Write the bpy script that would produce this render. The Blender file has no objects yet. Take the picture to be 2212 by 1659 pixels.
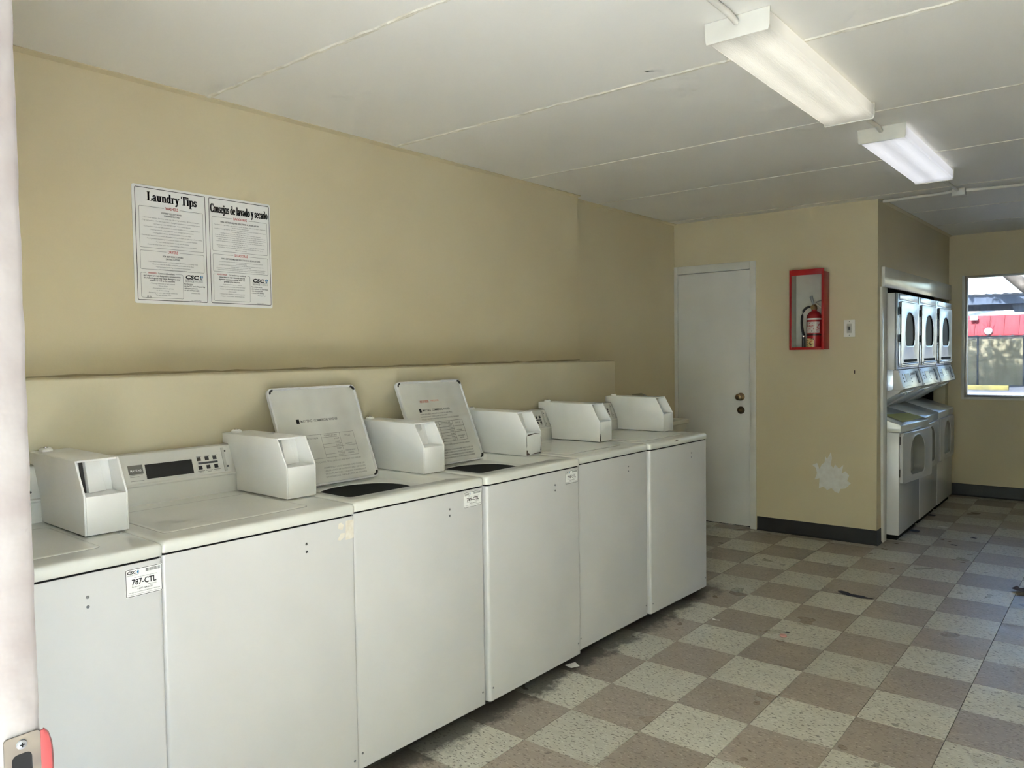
import bpy, bmesh, math, random
from mathutils import Vector, Matrix

random.seed(7)
sc = bpy.context.scene
COL = sc.collection
PI = math.pi

# ------------------------------------------------------------------ camera
cam_d = bpy.data.cameras.new('camera')
cam = bpy.data.objects.new('camera', cam_d)
COL.objects.link(cam)
cam_d.sensor_fit = 'HORIZONTAL'
cam_d.sensor_width = 36.0
cam_d.lens = 36.0 * 1677.19 / 2212.0
cam_d.clip_start = 0.02
cam_d.clip_end = 300
RM = Matrix(((0.7794112, -0.0140633, 0.6263548),
             (0.6263434, 0.0407289, -0.7784825),
             (-0.0145627, 0.9990713, 0.0405530)))
cam.matrix_world = Matrix.Translation((1.74065, -2.20605, 1.42761)) @ RM.to_4x4()
sc.camera = cam

# ------------------------------------------------------------------ sky, sun, exposure
world = bpy.data.worlds.new('sky')
sc.world = world
world.use_nodes = True
wn = world.node_tree.nodes
wn.clear()
w_out = wn.new('ShaderNodeOutputWorld')
w_bg = wn.new('ShaderNodeBackground')
w_sky = wn.new('ShaderNodeTexSky')
w_sky.sky_type = 'NISHITA'
w_sky.sun_disc = False
w_sky.sun_elevation = math.radians(52)
w_sky.sun_rotation = math.radians(200)
w_sky.air_density = 1.2
w_sky.dust_density = 0.5
w_bg.inputs['Strength'].default_value = 0.21
world.node_tree.links.new(w_sky.outputs[0], w_bg.inputs[0])
world.node_tree.links.new(w_bg.outputs[0], w_out.inputs[0])

sun_d = bpy.data.lights.new('sun', 'SUN')
sun_d.energy = 5.0
sun_d.color = (0.98, 1.0, 1.06)
sun_d.angle = math.radians(0.6)
sun = bpy.data.objects.new('sun', sun_d)
COL.objects.link(sun)
sun.rotation_euler = Vector((0.16, 0.61, -0.78)).to_track_quat('-Z', 'Y').to_euler()

sc.view_settings.view_transform = 'Standard'
sc.view_settings.look = 'None'
sc.view_settings.exposure = 4.78
sc.view_settings.gamma = 1.0
sc.view_settings.use_curve_mapping = False
sc.cycles.use_denoising = True
sc.cycles.use_adaptive_sampling = True
sc.cycles.adaptive_threshold = 0.05
sc.cycles.adaptive_min_samples = 16
sc.cycles.max_bounces = 8
sc.cycles.diffuse_bounces = 5
sc.cycles.glossy_bounces = 3
sc.cycles.transmission_bounces = 8
sc.cycles.transparent_max_bounces = 12
sc.cycles.sample_clamp_indirect = 6.0


# ------------------------------------------------------------------ materials
def srgb(r, g, b):
    f = lambda c: (c / 255) / 12.92 if c / 255 <= 0.04045 else ((c / 255 + 0.055) / 1.055) ** 2.4
    return (f(r), f(g), f(b), 1.0)


class NT:
    def __init__(self, m):
        self.t = m.node_tree
        self.n = self.t.nodes
        self.p = self.n['Principled BSDF']

    def node(self, kind, **kw):
        x = self.n.new(kind)
        for k, v in kw.items():
            setattr(x, k, v)
        return x

    def link(self, a, b):
        self.t.links.new(a, b)

    def coords(self, which='Object', scale=(1, 1, 1)):
        tc = self.node('ShaderNodeTexCoord')
        mp = self.node('ShaderNodeMapping')
        mp.inputs['Scale'].default_value = scale
        self.link(tc.outputs[which], mp.inputs['Vector'])
        return mp.outputs[0]

    def position(self, scale=(1, 1, 1)):
        g = self.node('ShaderNodeNewGeometry')
        mp = self.node('ShaderNodeMapping')
        mp.inputs['Scale'].default_value = scale
        self.link(g.outputs['Position'], mp.inputs['Vector'])
        return mp.outputs[0]

    def noise(self, vec, scale, detail=4, rough=0.6):
        x = self.node('ShaderNodeTexNoise')
        x.inputs['Scale'].default_value = scale
        x.inputs['Detail'].default_value = detail
        x.inputs['Roughness'].default_value = rough
        self.link(vec, x.inputs['Vector'])
        return x.outputs['Fac']

    def ramp(self, fac, stops):
        x = self.node('ShaderNodeValToRGB')
        e = x.color_ramp.elements
        while len(e) < len(stops):
            e.new(0.5)
        for i, (p, c) in enumerate(stops):
            e[i].position = p
            e[i].color = c if len(c) == 4 else (c[0], c[1], c[2], 1)
        self.link(fac, x.inputs[0])
        return x.outputs[0]

    def math(self, op, a, b=None, clamp=False):
        x = self.node('ShaderNodeMath', operation=op, use_clamp=clamp)
        for i, v in enumerate((a, b)):
            if v is None:
                continue
            if isinstance(v, (int, float)):
                x.inputs[i].default_value = v
            else:
                self.link(v, x.inputs[i])
        return x.outputs[0]

    def mix(self, fac, a, b):
        x = self.node('ShaderNodeMix', data_type='RGBA')
        for i, v in ((0, fac), (6, a), (7, b)):
            if isinstance(v, (int, float)):
                x.inputs[i].default_value = v
            elif isinstance(v, tuple):
                x.inputs[i].default_value = v
            else:
                self.link(v, x.inputs[i])
        return x.outputs[2]

    def bump(self, height, strength=0.2, dist=0.01):
        x = self.node('ShaderNodeBump')
        x.inputs['Strength'].default_value = strength
        x.inputs['Distance'].default_value = dist
        self.link(height, x.inputs['Height'])
        self.link(x.outputs[0], self.p.inputs['Normal'])


MATS = {}


def base_mat(name, col, rough=0.5, metal=0.0, spec=0.5):
    m = bpy.data.materials.new(name)
    m.use_nodes = True
    t = NT(m)
    t.p.inputs['Base Color'].default_value = col
    t.p.inputs['Roughness'].default_value = rough
    t.p.inputs['Metallic'].default_value = metal
    t.p.inputs['Specular IOR Level'].default_value = spec
    MATS[name] = m
    return m, t


def var_mat(name, c1, c2, rough=0.5, metal=0.0, scale=3.0, bump=0.0, bscale=60, spec=0.5, dirt=None, dscale=9.0):
    """a colour that drifts a little between two tones, optional fine bump and dirt specks"""
    m, t = base_mat(name, c1, rough, metal, spec)
    v = t.coords('Object')
    f = t.noise(v, scale, 2)
    c = t.ramp(f, [(0.35, c1), (0.65, c2)])
    if dirt is not None:
        d = t.noise(v, dscale, 4, 0.7)
        dm = t.ramp(d, [(0.70, (0, 0, 0, 1)), (0.78, (1, 1, 1, 1))])
        c = t.mix(dm, c, dirt)
    t.link(c, t.p.inputs['Base Color'])
    if bump:
        t.bump(t.noise(v, bscale, 2), bump, 0.004)
    return m


# painted beige wall with faint roller texture
var_mat('wall_paint', srgb(208, 195, 161), srgb(212, 200, 167), 0.55, scale=1.4, bump=0.10, bscale=70, spec=0.35)
var_mat('ledge_paint', srgb(204, 195, 166), srgb(197, 187, 158), 0.5, scale=2.0, bump=0.12, bscale=50, spec=0.35)
var_mat('strip_brown', srgb(158, 144, 112), srgb(172, 158, 126), 0.7, scale=12, bump=0.3, bscale=90)
var_mat('ceiling_paint', srgb(235, 233, 226), srgb(230, 228, 221), 0.5, scale=0.9, bump=0.12, bscale=45, spec=0.4)
var_mat('joint_plaster', srgb(232, 229, 216), srgb(212, 207, 190), 0.6, scale=20, bump=0.7, bscale=80)
var_mat('trim_white', srgb(224, 222, 214), srgb(214, 211, 202), 0.4, scale=4, bump=0.06, bscale=40)
var_mat('gloss_white', srgb(224, 223, 218), srgb(216, 214, 207), 0.2, scale=4, bump=0.04, bscale=40)
var_mat('door_white', srgb(226, 224, 218), srgb(218, 216, 209), 0.42, scale=2, bump=0.05, bscale=30)
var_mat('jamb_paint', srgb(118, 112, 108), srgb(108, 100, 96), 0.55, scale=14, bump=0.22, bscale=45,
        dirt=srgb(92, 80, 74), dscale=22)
var_mat('cove_base', srgb(46, 44, 46), srgb(38, 36, 38), 0.45, scale=5)
# enamel of the washers and dryers
var_mat('enamel', srgb(214, 213, 212), srgb(209, 208, 207), 0.22, scale=2.2, spec=0.5)
var_mat('enamel_top', srgb(226, 226, 219), srgb(220, 220, 212), 0.12, scale=3.0, spec=0.55)
var_mat('coin_box_paint', srgb(234, 233, 230), srgb(227, 226, 222), 0.3, scale=5, bump=0.05, bscale=200)
var_mat('lid_inside', srgb(216, 215, 208), srgb(198, 196, 188), 0.4, scale=5, dirt=srgb(150, 148, 142), dscale=14)
base_mat('rubber_dark', srgb(40, 36, 34), 0.6)
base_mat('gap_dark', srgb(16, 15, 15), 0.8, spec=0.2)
base_mat('console_face', srgb(216, 214, 207), 0.35)
base_mat('console_grey', srgb(190, 188, 180), 0.35)
base_mat('display_black', srgb(16, 16, 17), 0.25)
base_mat('plate_grey', srgb(112, 110, 105), 0.4)
base_mat('button_dark', srgb(46, 42, 42), 0.5)
base_mat('ink_black', srgb(22, 22, 24), 0.6)
base_mat('ink_grey', srgb(92, 92, 94), 0.6)
base_mat('ink_red', srgb(188, 44, 44), 0.6)
base_mat('ink_faded', srgb(120, 118, 114), 0.6)
base_mat('ink_orange', srgb(214, 110, 84), 0.6)
base_mat('ink_blue', srgb(40, 126, 176), 0.6)
base_mat('ink_violet', srgb(120, 118, 160), 0.6)
var_mat('sign_white', srgb(238, 237, 234), srgb(232, 231, 228), 0.35, scale=2)
base_mat('sticker_white', srgb(242, 242, 240), 0.35)
var_mat('sticker_residue', srgb(216, 206, 190), srgb(228, 222, 210), 0.6, scale=40)
var_mat('chipped_metal', srgb(58, 40, 36), srgb(96, 82, 74), 0.7, scale=60)
base_mat('tub_dark', srgb(34, 38, 62), 0.35)
var_mat('tub_enamel', srgb(120, 122, 124), srgb(140, 142, 142), 0.3, scale=20)
base_mat('chrome', srgb(200, 200, 202), 0.15, 1.0)
var_mat('steel_brushed', srgb(176, 182, 192), srgb(156, 164, 178), 0.26, 1.0, scale=4)
base_mat('steel_dull', srgb(150, 152, 156), 0.4, 1.0)
base_mat('brass_old', srgb(132, 112, 82), 0.35, 0.9)
base_mat('brass_dark', srgb(84, 72, 54), 0.45, 0.8)
var_mat('red_paint', srgb(176, 20, 22), srgb(158, 14, 18), 0.35, scale=6)
var_mat('extinguisher_red', srgb(170, 34, 38), srgb(150, 24, 30), 0.3, scale=8)
var_mat('cabinet_lining', srgb(206, 204, 190), srgb(192, 190, 176), 0.5, scale=5)
base_mat('hose_black', srgb(30, 26, 24), 0.45)
base_mat('switch_plate', srgb(232, 230, 224), 0.35)
var_mat('spackle', srgb(228, 226, 220), srgb(218, 214, 206), 0.7, scale=20, bump=0.4, bscale=60)
var_mat('sink_plastic', srgb(222, 220, 208), srgb(212, 209, 196), 0.45, scale=4)
var_mat('fixture_white', srgb(228, 226, 216), srgb(218, 215, 204), 0.4, scale=8, dirt=srgb(120, 112, 100), dscale=26)
var_mat('conduit_paint', srgb(224, 221, 212), srgb(212, 208, 198), 0.45, scale=10)
var_mat('dark_glass', srgb(84, 78, 70), srgb(76, 72, 64), 0.6, scale=3, spec=0.15)
var_mat('drum_brown', srgb(92, 68, 30), srgb(74, 54, 26), 0.5, scale=6)
var_mat('tunnel_grey', srgb(140, 138, 130), srgb(130, 128, 120), 0.45, scale=4)
base_mat('screen_dark', srgb(34, 36, 42), 0.2)
var_mat('brown_leaf', srgb(108, 90, 78), srgb(70, 58, 58), 0.7, scale=30)
var_mat('dark_scrap', srgb(70, 66, 74), srgb(50, 48, 56), 0.7, scale=30)
base_mat('paper_scrap', srgb(236, 234, 228), 0.6)
base_mat('pink_scrap', srgb(226, 168, 160), 0.5)
base_mat('window_alu', srgb(190, 190, 190), 0.35, 0.7)
var_mat('strike_metal', srgb(132, 124, 112), srgb(112, 104, 98), 0.4, 0.8, scale=20)
base_mat('strike_red', srgb(128, 58, 58), 0.3)
# outdoors
var_mat('outdoor_gravel', srgb(128, 122, 116), srgb(96, 92, 92), 0.9, scale=6, bump=0.4, bscale=8)
var_mat('ground_dim', srgb(92, 90, 88), srgb(82, 80, 79), 0.9, scale=3)
var_mat('ground_bounce', srgb(206, 202, 194), srgb(198, 194, 186), 0.9, scale=2)
var_mat('outdoor_concrete', srgb(168, 160, 148), srgb(152, 146, 136), 0.9, scale=1)
var_mat('fence_screen', srgb(52, 54, 58), srgb(70, 70, 72), 0.9, scale=3)
var_mat('tan_block', srgb(186, 168, 128), srgb(170, 152, 116), 0.9, scale=2)
var_mat('awning_red', srgb(170, 62, 60), srgb(158, 52, 54), 0.7, scale=2)
base_mat('fence_steel', srgb(70, 72, 76), 0.5, 0.5)
var_mat('building_white', srgb(228, 226, 222), srgb(218, 216, 212), 0.8, scale=1)
var_mat('beam_grey', srgb(112, 118, 128), srgb(98, 104, 114), 0.7, scale=2)
var_mat('kerb_yellow', srgb(160, 140, 70), srgb(130, 116, 66), 0.8, scale=4)
var_mat('bark', srgb(146, 128, 108), srgb(96, 84, 72), 0.95, scale=8, bump=0.8, bscale=12)
var_mat('leaf_green', srgb(92, 104, 60), srgb(70, 84, 48), 0.7, scale=2)
var_mat('cooler_white', srgb(236, 236, 234), srgb(228, 228, 226), 0.6, scale=2)


# vinyl tiles: speckled light one, streaked taupe one, grime along the washers
def tile_mat(name, c1, c2, fleck, fleck_hi):
    m, t = base_mat(name, c1, 0.34, spec=0.45)
    oi = t.node('ShaderNodeObjectInfo')
    g = t.node('ShaderNodeNewGeometry')
    rnd = t.node('ShaderNodeVectorMath', operation='ADD')
    sclr = t.node('ShaderNodeVectorMath', operation='SCALE')
    comb = t.node('ShaderNodeCombineXYZ')
    t.link(oi.outputs['Random'], comb.inputs[0])
    t.link(oi.outputs['Random'], comb.inputs[1])
    t.link(comb.outputs[0], sclr.inputs[0])
    sclr.inputs['Scale'].default_value = 13.0
    t.link(g.outputs['Position'], rnd.inputs[0])
    t.link(sclr.outputs[0], rnd.inputs[1])
    mp = t.node('ShaderNodeMapping')
    mp.inputs['Scale'].default_value = (1.0, 2.4, 1.0)
    mp.inputs['Rotation'].default_value = (0, 0, 0.5)
    t.link(rnd.outputs[0], mp.inputs['Vector'])
    v = mp.outputs[0]
    c = t.ramp(t.noise(v, 7, 2), [(0.35, c1), (0.65, c2)])
    f1 = t.ramp(t.noise(v, 56, 1, 0.5), [(0.60, (0, 0, 0, 1)), (0.645, (1, 1, 1, 1))])
    c = t.mix(t.math('MULTIPLY', f1, 0.85), c, fleck)
    f2 = t.ramp(t.noise(v, 48, 1, 0.5), [(0.325, (1, 1, 1, 1)), (0.37, (0, 0, 0, 1))])
    c = t.mix(t.math('MULTIPLY', f2, 0.7), c, fleck_hi)
    bri = t.node('ShaderNodeHueSaturation')
    t.link(t.math('ADD', t.math('MULTIPLY', oi.outputs['Random'], 0.14), 0.93), bri.inputs['Value'])
    t.link(c, bri.inputs['Color'])
    c = bri.outputs[0]
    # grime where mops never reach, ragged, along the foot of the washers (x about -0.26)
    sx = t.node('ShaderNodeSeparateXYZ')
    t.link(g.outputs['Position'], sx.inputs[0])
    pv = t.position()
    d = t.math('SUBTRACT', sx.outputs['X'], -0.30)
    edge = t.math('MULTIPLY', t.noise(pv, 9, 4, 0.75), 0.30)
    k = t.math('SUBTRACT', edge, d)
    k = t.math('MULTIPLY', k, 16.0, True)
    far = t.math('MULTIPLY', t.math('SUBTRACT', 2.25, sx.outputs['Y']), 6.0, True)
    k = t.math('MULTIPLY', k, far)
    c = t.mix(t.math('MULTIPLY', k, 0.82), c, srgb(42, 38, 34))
    # scattered drips and scuffs
    s = t.ramp(t.noise(pv, 11, 2, 0.4), [(0.735, (0, 0, 0, 1)), (0.75, (1, 1, 1, 1))])
    c = t.mix(t.math('MULTIPLY', s, 0.6), c, srgb(84, 76, 68))
    t.link(c, t.p.inputs['Base Color'])
    rr = t.ramp(t.noise(pv, 4, 2), [(0.3, (0.26, 0.26, 0.26, 1)), (0.7, (0.42, 0.42, 0.42, 1))])
    t.link(rr, t.p.inputs['Roughness'])
    return m


tile_mat('tile_light', srgb(204, 200, 186), srgb(195, 191, 176), srgb(108, 102, 90), srgb(224, 222, 210))
tile_mat('tile_dark', srgb(166, 154, 141), srgb(158, 146, 133), srgb(122, 112, 100), srgb(192, 182, 168))


def glass_mat(name, tint, film, film_fac):
    m = bpy.data.materials.new(name)
    m.use_nodes = True
    n = m.node_tree.nodes
    n.clear()
    L = m.node_tree.links.new
    out = n.new('ShaderNodeOutputMaterial')
    tr = n.new('ShaderNodeBsdfTransparent')
    tr.inputs[0].default_value = tint
    gl = n.new('ShaderNodeBsdfGlossy')
    gl.inputs['Roughness'].default_value = 0.03
    fr = n.new('ShaderNodeFresnel')
    fr.inputs[0].default_value = 1.45
    mx = n.new('ShaderNodeMixShader')
    L(fr.outputs[0], mx.inputs[0])
    L(tr.outputs[0], mx.inputs[1])
    L(gl.outputs[0], mx.inputs[2])
    df = n.new('ShaderNodeBsdfDiffuse')
    df.inputs[0].default_value = film
    mx2 = n.new('ShaderNodeMixShader')
    tc = n.new('ShaderNodeTexCoord')
    mp = n.new('ShaderNodeMapping')
    mp.inputs['Scale'].default_value = (9, 9, 2.0)
    nz = n.new('ShaderNodeTexNoise')
    nz.inputs['Scale'].default_value = 3.0
    nz.inputs['Detail'].default_value = 6
    mul = n.new('ShaderNodeMath')
    mul.operation = 'MULTIPLY'
    mul.inputs[1].default_value = film_fac
    L(tc.outputs['Object'], mp.inputs[0])
    L(mp.outputs[0], nz.inputs[0])
    L(nz.outputs['Fac'], mul.inputs[0])
    L(mul.outputs[0], mx2.inputs[0])
    L(mx.outputs[0], mx2.inputs[1])
    L(df.outputs[0], mx2.inputs[2])
    L(mx2.outputs[0], out.inputs[0])
    MATS[name] = m


glass_mat('tinted_glass', (0.28, 0.30, 0.32, 1), (0.6, 0.62, 0.65, 1), 0.10)
glass_mat('clear_glass', (0.92, 0.95, 0.96, 1), (0.6, 0.62, 0.65, 1), 0.03)


def lens_mat(name, col, strength, warm_end):
    """ribbed acrylic lens glowing from the two tubes behind it"""
    m, t = base_mat(name, srgb(196, 195, 188), 0.3)
    v = t.coords('Object')
    s = t.node('ShaderNodeSeparateXYZ')
    t.link(v, s.inputs[0])
    # two tubes at x = +-0.05
    ax = t.math('ABSOLUTE', s.outputs['X'])
    d = t.math('ABSOLUTE', t.math('SUBTRACT', ax, 0.055))
    tube = t.math('SUBTRACT', 1.0, t.math('MULTIPLY', d, 9.0), True)
    endd = t.math('SUBTRACT', 0.61, t.math('ABSOLUTE', t.math('SUBTRACT', s.outputs['Y'], 0.61)))
    endf = t.math('ADD', t.math('MULTIPLY', endd, 4.5, True), warm_end, True)
    cl = t.math('ADD', t.math('MULTIPLY', t.noise(v, 6, 3), 0.3), 0.85)
    k = t.math('MULTIPLY', t.math('MULTIPLY', t.math('ADD', t.math('MULTIPLY', tube, 0.75), 0.45), endf), cl)
    t.link(t.math('MULTIPLY', k, strength), t.p.inputs['Emission Strength'])
    t.p.inputs['Emission Color'].default_value = col
    w = t.node('ShaderNodeTexWave', wave_type='BANDS', bands_direction='X')
    w.inputs['Scale'].default_value = 60
    t.link(v, w.inputs['Vector'])
    t.bump(w.outputs['Fac'], 0.25, 0.002)
    return m


# ------------------------------------------------------------------ mesh helpers
class MB:
    """collects shapes; build() links them as one mesh object"""

    def __init__(self):
        self.v, self.f, self.m = [], [], []
        self.cm = 0

    def add(self, vs, fs, mi=None):
        o = len(self.v)
        self.v += [tuple(p) for p in vs]
        for f in fs:
            self.f.append(tuple(i + o for i in f))
            self.m.append(self.cm if mi is None else mi)
        return self

    def box(self, x0, x1, y0, y1, z0, z1, mi=None):
        vs = [(x, y, z) for z in (z0, z1) for y in (y0, y1) for x in (x0, x1)]
        fs = [(0, 2, 3, 1), (4, 5, 7, 6), (0, 1, 5, 4), (2, 6, 7, 3), (0, 4, 6, 2), (1, 3, 7, 5)]
        return self.add(vs, fs, mi)

    def prism(self, pts, axis, a, b, mi=None):
        """2-D outline extruded along an axis; outline in the other two axes (xz for y, xy for z, yz for x)"""
        def P(p, t):
            return {'y': (p[0], t, p[1]), 'z': (p[0], p[1], t), 'x': (t, p[0], p[1])}[axis]
        n = len(pts)
        vs = [P(p, a) for p in pts] + [P(p, b) for p in pts]
        fs = [tuple(range(n)), tuple(range(2 * n - 1, n - 1, -1))]
        fs += [(i, (i + 1) % n, n + (i + 1) % n, n + i) for i in range(n)]
        return self.add(vs, fs, mi)

    def hexa(self, bottom, top, mi=None):
        """eight free corners: four below, four above"""
        vs = list(bottom) + list(top)
        fs = [(3, 2, 1, 0), (4, 5, 6, 7)] + [(i, (i + 1) % 4, 4 + (i + 1) % 4, 4 + i) for i in range(4)]
        return self.add(vs, fs, mi)

    def loft(self, loops, close_first=False, close_last=False, mi=None):
        n = len(loops[0])
        vs = [p for L in loops for p in L]
        fs = []
        for k in range(len(loops) - 1):
            for i in range(n):
                j = (i + 1) % n
                fs.append((k * n + i, k * n + j, (k + 1) * n + j, (k + 1) * n + i))
        if close_first:
            fs.append(tuple(range(n - 1, -1, -1)))
        if close_last:
            fs.append(tuple(range((len(loops) - 1) * n, len(loops) * n)))
        return self.add(vs, fs, mi)

    def tube(self, pts, r, seg=10, cap=True, mi=None):
        pts = [Vector(p) for p in pts]
        rs = r if isinstance(r, (list, tuple)) else [r] * len(pts)
        loops = []
        up = Vector((0, 0, 1))
        for i, p in enumerate(pts):
            d = (pts[min(i + 1, len(pts) - 1)] - pts[max(i - 1, 0)]).normalized()
            u = up if abs(d.dot(up)) < 0.95 else Vector((1, 0, 0))
            a = d.cross(u).normalized()
            b = d.cross(a).normalized()
            loops.append([p + (a * math.cos(t) + b * math.sin(t)) * rs[i] for t in [2 * PI * k / seg for k in range(seg)]])
        return self.loft(loops, cap, cap, mi)

    def lathe(self, prof, c, axis='z', seg=20, mi=None, caps=True):
        """profile of (radius, height) spun about an axis through c"""
        loops = []
        for r, h in prof:
            L = []
            for k in range(seg):
                t = 2 * PI * k / seg
                a, b = r * math.cos(t), r * math.sin(t)
                q = {'z': (a, b, h), 'y': (a, h, b), 'x': (h, a, b)}[axis]
                L.append((c[0] + q[0], c[1] + q[1], c[2] + q[2]))
            loops.append(L)
        return self.loft(loops, caps, caps, mi)

    def build(self, name, mats, parent=None, loc=None, rot=None, bevel=0.0, seg=2, smooth=True, angle=35):
        me = bpy.data.meshes.new(name)
        me.from_pydata(self.v, [], self.f)
        if isinstance(mats, str):
            mats = [mats]
        for x in mats:
            me.materials.append(MATS[x])
        me.polygons.foreach_set('material_index', self.m)
        bm = bmesh.new()
        bm.from_mesh(me)
        bmesh.ops.recalc_face_normals(bm, faces=bm.faces)
        if bevel:
            es = [e for e in bm.edges if len(e.link_faces) == 2 and e.calc_face_angle(0) > 0.6]
            bmesh.ops.bevel(bm, geom=es, offset=bevel, segments=seg, profile=0.5, affect='EDGES', clamp_overlap=True)
        bm.to_mesh(me)
        bm.free()
        if smooth:
            me.shade_smooth()
            me.set_sharp_from_angle(angle=math.radians(angle))
        me.update()
        o = bpy.data.objects.new(name, me)
        COL.objects.link(o)
        if parent is not None:
            o.parent = parent
        if loc is not None:
            o.location = loc
        if rot is not None:
            o.rotation_euler = rot
        return o


def tag(o, label, cat=None, group=None, kind=None):
    o['label'] = label
    if cat:
        o['category'] = cat
    if group:
        o['group'] = group
    if kind:
        o['kind'] = kind
    return o


def empty(name, loc, rot=(0, 0, 0)):
    o = bpy.data.objects.new(name, None)
    COL.objects.link(o)
    o.location = loc
    o.rotation_euler = rot
    o.empty_display_size = 0.1
    return o


def copy_tree(o, parent=None):
    c = o.copy()
    COL.objects.link(c)
    if parent is not None:
        c.parent = parent
    for ch in list(o.children):
        copy_tree(ch, c)
    return c


def rrect(x0, x1, y0, y1, r, k=5):
    """rounded rectangle, counter-clockwise, 4*(k+1) points, with mid-side points added"""
    pts = []
    for cx, cy, a0 in ((x1 - r, y1 - r, 0), (x0 + r, y1 - r, 90), (x0 + r, y0 + r, 180), (x1 - r, y0 + r, 270)):
        for i in range(k + 1):
            a = math.radians(a0 + 90 * i / k)
            pts.append((cx + r * math.cos(a), cy + r * math.sin(a)))
    return pts


def densify(pts, n=4):
    """adds points on the long sides so that a loft can follow a curve"""
    out = []
    m = len(pts)
    k = m // 4
    for i, p in enumerate(pts):
        out.append(p)
        if (i + 1) % k == 0:
            q = pts[(i + 1) % m]
            for t in range(1, n + 1):
                s = t / (n + 1)
                out.append((p[0] + (q[0] - p[0]) * s, p[1] + (q[1] - p[1]) * s))
    return out


def radial(pts, c, fn):
    """for each outline point, the point of another star-shaped outline in the same direction"""
    out = []
    for p in pts:
        a = math.atan2(p[1] - c[1], p[0] - c[0])
        out.append(fn(a))
    return out


def ray_poly(poly, c, a):
    """where a ray from c at angle a leaves a polygon"""
    d = (math.cos(a), math.sin(a))
    best = None
    for i in range(len(poly)):
        p, q = poly[i], poly[(i + 1) % len(poly)]
        ex, ey = q[0] - p[0], q[1] - p[1]
        den = d[0] * ey - d[1] * ex
        if abs(den) < 1e-12:
            continue
        t = ((p[0] - c[0]) * ey - (p[1] - c[1]) * ex) / den
        s = ((p[0] - c[0]) * d[1] - (p[1] - c[1]) * d[0]) / den
        if t > 0 and -1e-6 <= s <= 1 + 1e-6 and (best is None or t > best):
            best = t
    return (c[0] + d[0] * best, c[1] + d[1] * best)


# ------------------------------------------------------------------ lettering
_TXT = {}


def text_shape(body, bold=0.0, res=2):
    key = (body, bold, res)
    if key in _TXT:
        return _TXT[key]
    cu = bpy.data.curves.new('t', 'FONT')
    cu.body = body
    cu.size = 1.0
    cu.offset = bold
    cu.resolution_u = res
    ob = bpy.data.objects.new('t', cu)
    COL.objects.link(ob)
    dg = bpy.context.evaluated_depsgraph_get()
    me = bpy.data.meshes.new_from_object(ob.evaluated_get(dg))
    vs = [(v.co.x, v.co.y) for v in me.vertices]
    fs = [tuple(p.vertices) for p in me.polygons]
    bpy.data.objects.remove(ob)
    bpy.data.curves.remove(cu)
    bpy.data.meshes.remove(me)
    _TXT[key] = (vs, fs)
    return vs, fs


class Print:
    """flat print on a plane: s runs along the writing, t up; placed by a frame"""

    def __init__(self, origin, sdir, tdir, lift=0.0006):
        self.o, self.s, self.t = Vector(origin), Vector(sdir), Vector(tdir)
        self.n = self.s.cross(self.t).normalized() * lift
        self.mb = MB()

    def P(self, a, b):
        return self.o + self.s * a + self.t * b + self.n

    def poly(self, pts, mi=0):
        self.mb.add([self.P(*p) for p in pts], [tuple(range(len(pts)))], mi)

    def rect(self, a0, a1, b0, b1, mi=0):
        self.poly([(a0, b0), (a1, b0), (a1, b1), (a0, b1)], mi)

    def strip(self, pts, w, mi=0, closed=False):
        n = len(pts)
        for i in range(n if closed else n - 1):
            p, q = pts[i], pts[(i + 1) % n]
            dx, dy = q[0] - p[0], q[1] - p[1]
            l = math.hypot(dx, dy) or 1
            nx, ny = -dy / l * w / 2, dx / l * w / 2
            ex, ey = dx / l * w / 2, dy / l * w / 2
            self.poly([(p[0] - ex - nx, p[1] - ey - ny), (q[0] + ex - nx, q[1] + ey - ny),
                       (q[0] + ex + nx, q[1] + ey + ny), (p[0] - ex + nx, p[1] - ey + ny)], mi)

    def text(self, body, cx, cy, h, width=None, mi=0, bold=0.0, align='C', shear=0.0, res=2):
        vs, fs = text_shape(body, bold, res)
        if not vs:
            return
        x0, x1 = min(v[0] for v in vs), max(v[0] for v in vs)
        sy = h / 0.70
        sx = width / (x1 - x0) if width else sy
        off = {'C': -(x0 + x1) / 2, 'L': -x0, 'R': -x1}[align]
        pts = [self.P(cx + (v[0] + off) * sx + shear * v[1] * sy, cy + v[1] * sy) for v in vs]
        self.mb.add(pts, fs, mi)

    def serif(self, body, cx, cy, h, width, mi=0):
        x = 0
        polys = []
        for ch in body:
            if ch == ' ':
                x += 0.26
                continue
            ps, adv = SERIF[ch]
            polys += [[(a + x, b) for a, b in p] for p in ps]
            x += adv
        s = width / (x - 0.05)
        k = h / 0.72
        for dx in (-.0011, 0, .0011):
            for p in polys:
                self.poly([(cx - width / 2 + a * s + dx, cy + b * k) for a, b in p], mi)

    def build(self, name, mats, parent):
        return self.mb.build(name, mats, parent, smooth=False)


def _R(x0, x1, y0, y1):
    return [(x0, y0), (x1, y0), (x1, y1), (x0, y1)]


def _ring(cx, cy, rx, ry, ix, iy, a0=0, a1=360, n=18):
    out = []
    for i in range(n):
        t0, t1 = (math.radians(a0 + (a1 - a0) * k / n) for k in (i, i + 1))
        out.append([(cx + ix * math.cos(t0), cy + iy * math.sin(t0)), (cx + rx * math.cos(t0), cy + ry * math.sin(t0)),
                    (cx + rx * math.cos(t1), cy + ry * math.sin(t1)), (cx + ix * math.cos(t1), cy + iy * math.sin(t1))])
    return out


def _dot(cx, cy, r, n=10):
    return [[(cx + r * math.cos(2 * PI * k / n), cy + r * math.sin(2 * PI * k / n)) for k in range(n)]]


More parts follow.
